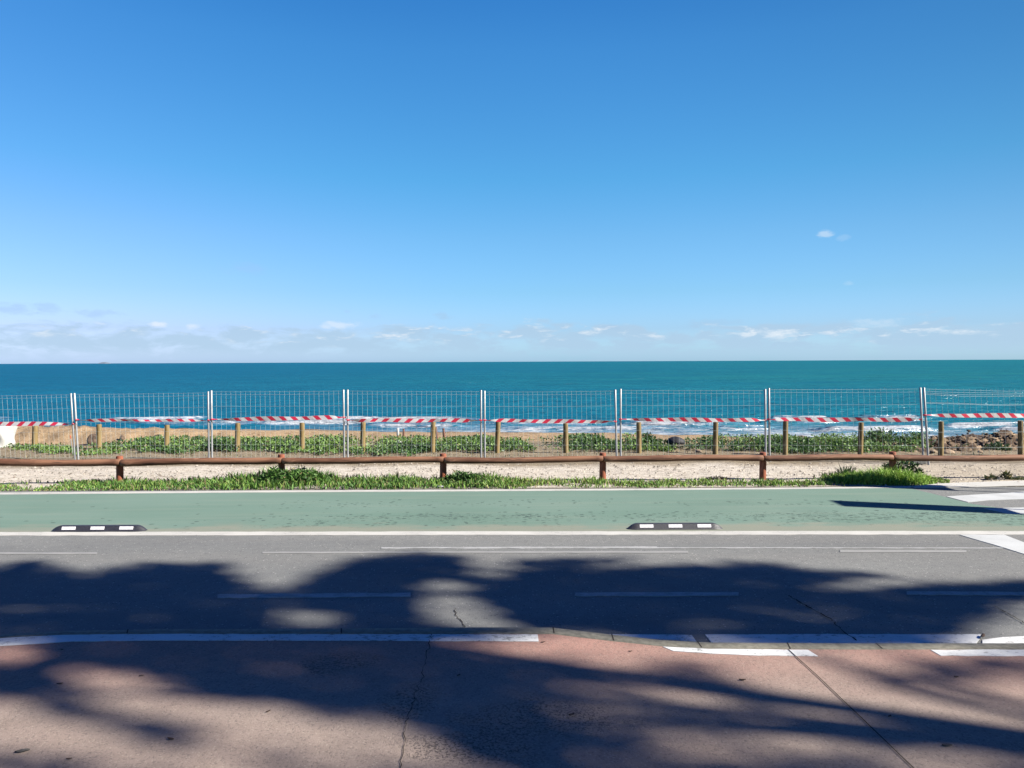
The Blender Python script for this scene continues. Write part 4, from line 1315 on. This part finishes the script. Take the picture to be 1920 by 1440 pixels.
LIT = [  # (polygon, feather, strength)
    ([(500, 1150), (560, 1146), (615, 1152), (632, 1166), (610, 1176), (560, 1178), (515, 1168)], 11, .85),
    ([(495, 1131), (545, 1125), (590, 1131), (545, 1141)], 9, .5),
    ([(15, 1138), (60, 1133), (100, 1140), (70, 1150), (20, 1150)], 10, .35),
    ([(775, 1096), (820, 1086), (868, 1092), (905, 1104), (865, 1112), (800, 1110)], 9, .85),
    ([(862, 1056), (940, 1062), (1000, 1064), (960, 1082), (880, 1080)], 12, .35),
    ([(790, 1124), (835, 1117), (880, 1122), (915, 1140), (945, 1165), (965, 1182), (900, 1190), (840, 1180), (808, 1160), (780, 1140)], 11, .95),
    ([(1290, 1170), (1400, 1162), (1430, 1178), (1350, 1190), (1280, 1188)], 16, .45),
    ([(1400, 1130), (1560, 1140), (1620, 1160), (1500, 1160)], 18, .15),
    ([(-60, 1212), (40, 1208), (66, 1222), (50, 1244), (0, 1252), (-60, 1256)], 12, .85),
    ([(128, 1280), (175, 1262), (260, 1276), (400, 1319), (560, 1347), (700, 1360), (800, 1384), (900, 1430), (800, 1445), (600, 1402), (430, 1392), (330, 1352), (200, 1318)], 11, .92),
    ([(840, 1212), (930, 1203), (1030, 1186), (1100, 1184), (1160, 1192), (1200, 1210), (1226, 1232), (1190, 1248), (1110, 1250), (1020, 1236), (930, 1226)], 14, .97),
    ([(1135, 1278), (1200, 1270), (1290, 1276), (1370, 1300), (1410, 1316), (1330, 1322), (1230, 1312), (1150, 1298)], 20, .85),
    ([(1310, 1236), (1420, 1232), (1490, 1262), (1480, 1300), (1400, 1285), (1330, 1262)], 26, .7),
    ([(1350, 1338), (1440, 1340), (1540, 1360), (1640, 1398), (1580, 1404), (1470, 1396), (1370, 1372)], 20, .85),
    ([(1180, 1345), (1270, 1345), (1360, 1370), (1300, 1385), (1200, 1375)], 24, .4),
    ([(1540, 1220), (1640, 1218), (1740, 1224), (1690, 1246), (1580, 1246)], 16, .8),
    ([(1710, 1372), (1770, 1366), (1850, 1392), (1840, 1418), (1770, 1410)], 16, .8),
    ([(1010, 1300), (1080, 1300), (1130, 1330), (1060, 1330)], 20, .25),
    ([(1080, 1290), (1250, 1240), (1420, 1228), (1920, 1232), (2150, 1560), (1300, 1560), (1150, 1380)], 60, .20),
    ([(1200, 1220), (1260, 1222), (1300, 1232), (1240, 1240)], 12, .4),
]


def sdist(px, py, poly):
    """signed distance in pixels, positive inside; y stretched so the feather suits the low viewing angle"""
    P = np.array(poly, float)
    x, y = px, py * 1.6
    Q = P * np.array([1, 1.6])
    d = np.full(x.shape, 1e9)
    inside = np.zeros(x.shape, bool)
    for a, b in zip(Q, np.roll(Q, -1, 0)):
        ab = b - a
        t = np.clip(((x - a[0]) * ab[0] + (y - a[1]) * ab[1]) / (ab @ ab + 1e-9), 0, 1)
        d = np.minimum(d, np.hypot(x - a[0] - t * ab[0], y - a[1] - t * ab[1]))
        cr = ((a[1] > y) != (b[1] > y)) & (x < (b[0] - a[0]) * (y - a[1]) / (b[1] - a[1] + 1e-12) + a[0])
        inside ^= cr
    return np.where(inside, d, -d)


def shade(px, py):
    D = np.zeros(px.shape)
    for poly, f, *k in DARK:
        D = np.maximum(D, sstep(sdist(px, py, poly), -f, f) * (k[0] if k else 1))
    D = np.minimum(D, np.where(py > 1205, .985, .992))
    for poly, f, s in LIT:
        D = D * (1 - s * sstep(sdist(px, py, poly), -f, f))
    return D


def shade_tree(name, base, height, pts, label, n_limb):
    root = empty(name, base)
    bo = np.array(base)
    c = pts.mean(0)
    top = np.array([base[0] * .6 + c[0] * .4, base[1] * .6 + c[1] * .4, height])
    b = MB()
    mid = (bo + top) / 2 + np.array([.15, -.1, 0])
    b.tube([bo * 0 + [0, 0, -.15], [0, 0, .25], mid - bo, top - bo], [.30, .24, .19, .16], 14, .05)
    b.build('trunk', M['bark'], root, smooth=True)
    idx = rng.choice(len(pts), n_limb, replace=False)
    for k in idx:
        e = pts[k]
        q1 = top + (e - top) * .4 + np.array([0, 0, .35])
        b = MB()
        b.tube([top - bo - [0, 0, .15], q1 - bo, e - bo], [.09, .045, .015], 8, .05)
        b.build('limb', M['bark'], root, smooth=True)
    n = len(pts)
    D = rng.normal(size=(n, 3)); D[:, 2] -= .3
    D /= np.linalg.norm(D, axis=1)[:, None]
    o = leaves('crown', pts - bo, D, rng.uniform(.16, .26, n), rng.uniform(.09, .14, n), greens(n, (.020, .042, .012), (.050, .085, .022), .02), M['crownleaf'])
    o.parent = root
    return tag(root, label, 'tree', 'trees shading the pavement')


n = 120000
gx = rng.uniform(-11, 14, n); gy = rng.uniform(3.2, 10.6, n)
gzv = np.where(gy < 6.85, KZ, 0.0)
ppx, ppy = proj(gx, gy, gzv)
Dn = shade(ppx, ppy)
Dn = Dn * sstep(gx, -11, -9) * sstep(-gx, -14, -12) * sstep(gy, 3.2, 3.8)
keep = rng.uniform(0, 1, n) < np.minimum(1, -np.log(1 - .998 * Dn) / 5.6)
gx, gy, gzv = gx[keep], gy[keep], gzv[keep]
hh = 12.2 + 1.8 * (fbm(gx * .35 + 9, gy * .5, 3, 101) - .5) * 2 + rng.normal(0, .35, len(gx))
k = (hh - gzv) / SUN[2]
cp = np.stack([gx + SUN[0] * k, gy + SUN[1] * k, hh], 1)
selA = gx < 3.2
shade_tree('shade_tree', (17.2, 0.25, KZ), 8.6, cp[selA], 'broad leafy tree beside the pavement whose crown shades the middle of the road', 9)
shade_tree('shade_tree', (24.2, 1.25, KZ), 8.8, cp[~selA], 'second leafy tree farther along the pavement shading the road to the right', 6)

# two-legged road signs standing past the right edge; only their shadows reach the picture
for x, y, leg, hgt, wd, lb in ((10.35, 12.05, 1.35, 1.95, .58, 'two-legged road sign panel past the right edge, nearer the road'), (11.2, 14.2, 1.75, 1.75, .62, 'two-legged road sign panel past the right edge, nearer the log fence')):
    root = empty('road_sign', (x, y, 0))
    for sgn in (-1, 1):
        b = MB(); b.tube([(0, sgn * (wd / 2 - .08), -.05), (0, sgn * (wd / 2 - .08), leg + hgt * .8)], .032, 10)
        b.build('leg', M['steel'], root, smooth=True)
    b = MB(); b.box((.045, 0, leg + hgt / 2), (.03, wd, hgt))
    b.build('panel', M['signback'], root, bevel=.01)
    tag(root, lb, 'road sign', 'road signs beside the crossing')

# ------------------------------------------------------------------ sky
w = bpy.data.worlds.new('World')
SC.world = w
w.use_nodes = True
t = NT(w.node_tree)
bg = w.node_tree.nodes['Background']
sky = t.n('ShaderNodeTexSky')
sky.sky_type = 'NISHITA'
sky.sun_disc = False
sky.sun_elevation = EL
sky.sun_rotation = math.atan2(SUN[0], SUN[1])
dirv = t.n('ShaderNodeTexCoord').outputs['Generated']
sx = t.n('ShaderNodeSeparateXYZ', {0: dirv})
elev = t.math('MULTIPLY', t.math('ARCSINE', sx.outputs[2]), 57.29578)
azim = t.math('MULTIPLY', t.math('ARCTAN2', sx.outputs[0], sx.outputs[1]), 57.29578)
ramp = t.n('ShaderNodeValToRGB', {0: t.math('DIVIDE', elev, 90.0, clamp=True)})
stops = [(0, (.40, .66, 1.10)), (2.4, (.275, .415, .69)), (5.3, (.228, .390, .565)), (9.3, (.205, .392, .54)), (13.7, (.15, .394, .54)), (22.5, (.118, .37, .57)), (27, (.085, .325, .56)), (42, (.038, .175, .72)), (62, (.025, .118, .70)), (90, (.020, .098, .68))]
cr = ramp.color_ramp
while len(cr.elements) < len(stops):
    cr.elements.new(.5)
for e, (d, c) in zip(cr.elements, stops):
    e.position = d / 90.0
for e, (d, c) in zip(cr.elements, stops):
    e.color = (*c, 1)
col = t.mix(1.0, sky.outputs[0], ramp.outputs[0], 'MULTIPLY')
# clear dry air: a weaker glow round the sun than the model's
glow = t.n('ShaderNodeVectorMath', {0: dirv, 1: tuple(SUN)}, operation='DOT_PRODUCT').outputs['Value']
gf = t.smooth(glow, .0, 1.0, 1.0, .28)
ag = t.smooth(glow, -.15, -.62, 0.0, 1.0)
col = t.mix(ag, col, t.mix(1.0, col, (1.14, .90, .94), 'MULTIPLY'))
col = t.mix(1.0, col, t.n('ShaderNodeCombineXYZ', {0: gf, 1: gf, 2: gf}).outputs[0], 'MULTIPLY')
U_ = 1 / .348
# low bank of cloud over the horizon
cv = t.n('ShaderNodeCombineXYZ', {0: azim, 1: t.math('MULTIPLY', elev, 3.2), 2: 0.0}).outputs[0]
lowf = t.noise(t.vmap(cv, (.055, .05, 1), (3.1, 0, 0)), 1.0, 3, .55)
cn = t.noise(t.vmap(cv, (.26, .26, 1), (1.0, .4, 0)), 1.0, 6, .60, .25)
topl = t.math('ADD', t.math('ADD', .95, t.math('MULTIPLY', lowf, 2.9)), t.math('MULTIPLY', t.math('SUBTRACT', cn, .40), 3.2))
band = t.math('MULTIPLY', t.smooth(t.math('SUBTRACT', topl, elev), -.15, .55), t.smooth(elev, .15, 1.3, .40, 1.0))
cov = t.math('MULTIPLY', t.smooth(cn, .34, .54, .15, 1), band)
col = t.mix(t.math('MULTIPLY', cov, .80), col, tuple(q * U_ for q in (.445, .625, .81)))
hi = t.noise(t.vmap(cv, (.42, .50, 1), (7.0, 1.4, 0)), 1.0, 5, .6, .3)
puff = t.math('MULTIPLY', t.smooth(hi, .50, .66), t.math('MULTIPLY', t.smooth(t.math('ABSOLUTE', t.math('SUBTRACT', elev, t.math('SUBTRACT', topl, .65))), .15, .75, 1, 0), t.smooth(cn, .40, .55)))
col = t.mix(t.math('MULTIPLY', puff, .75), col, tuple(q * U_ for q in (.84, .91, .98)))
wob = t.noise(t.vmap(cv, (.9, .7, 1)), 1.0, 4, .6)


def cloudlet(px, py, rx, ry, amt, c):
    global col
    d = ray(px, py); d = d / np.linalg.norm(d)
    a0 = math.degrees(math.atan2(d[0], d[1])); e0 = math.degrees(math.asin(d[2]))
    k = math.degrees(1 / FPX)
    da = t.math('DIVIDE', t.math('SUBTRACT', azim, a0), rx * k)
    de = t.math('DIVIDE', t.math('SUBTRACT', elev, e0), ry * k)
    r = t.math('SQRT', t.math('ADD', t.math('MULTIPLY', da, da), t.math('MULTIPLY', de, de)))
    r = t.math('ADD', r, t.math('MULTIPLY', t.math('SUBTRACT', wob, .5), 2.4))
    col = t.mix(t.smooth(r, .15, 1.15, amt, 0), col, tuple(q * U_ for q in c))


grey = (.40, .585, .80); whit = (.72, .84, .96)
for args in ((1548, 439, 15, 9, .5, whit), (1582, 446, 14, 6, .14, whit), (465, 504, 42, 13, .28, (.36, .58, .85)), (178, 587, 40, 8, .45, grey), (88, 578, 20, 11, .42, grey), (22, 579, 36, 11, .5, grey), (832, 592, 18, 8, .45, grey),
             (703, 593, 14, 6, .3, grey), (650, 584, 10, 5, .25, grey), (1147, 612, 22, 8, .4, grey), (1592, 531, 9, 5, .18, whit), (294, 609, 17, 6, .65, (.86, .92, .99)), (362, 612, 14, 5, .5, (.86, .92, .99)),
             (1330, 606, 60, 9, .3, grey), (1640, 606, 46, 9, .35, whit), (1455, 624, 42, 7, .5, (.82, .9, .98)), (630, 610, 40, 8, .5, (.84, .91, .99))):
    cloudlet(*args)
t.s(bg.inputs[0], col)
bg.inputs[1].default_value = .1
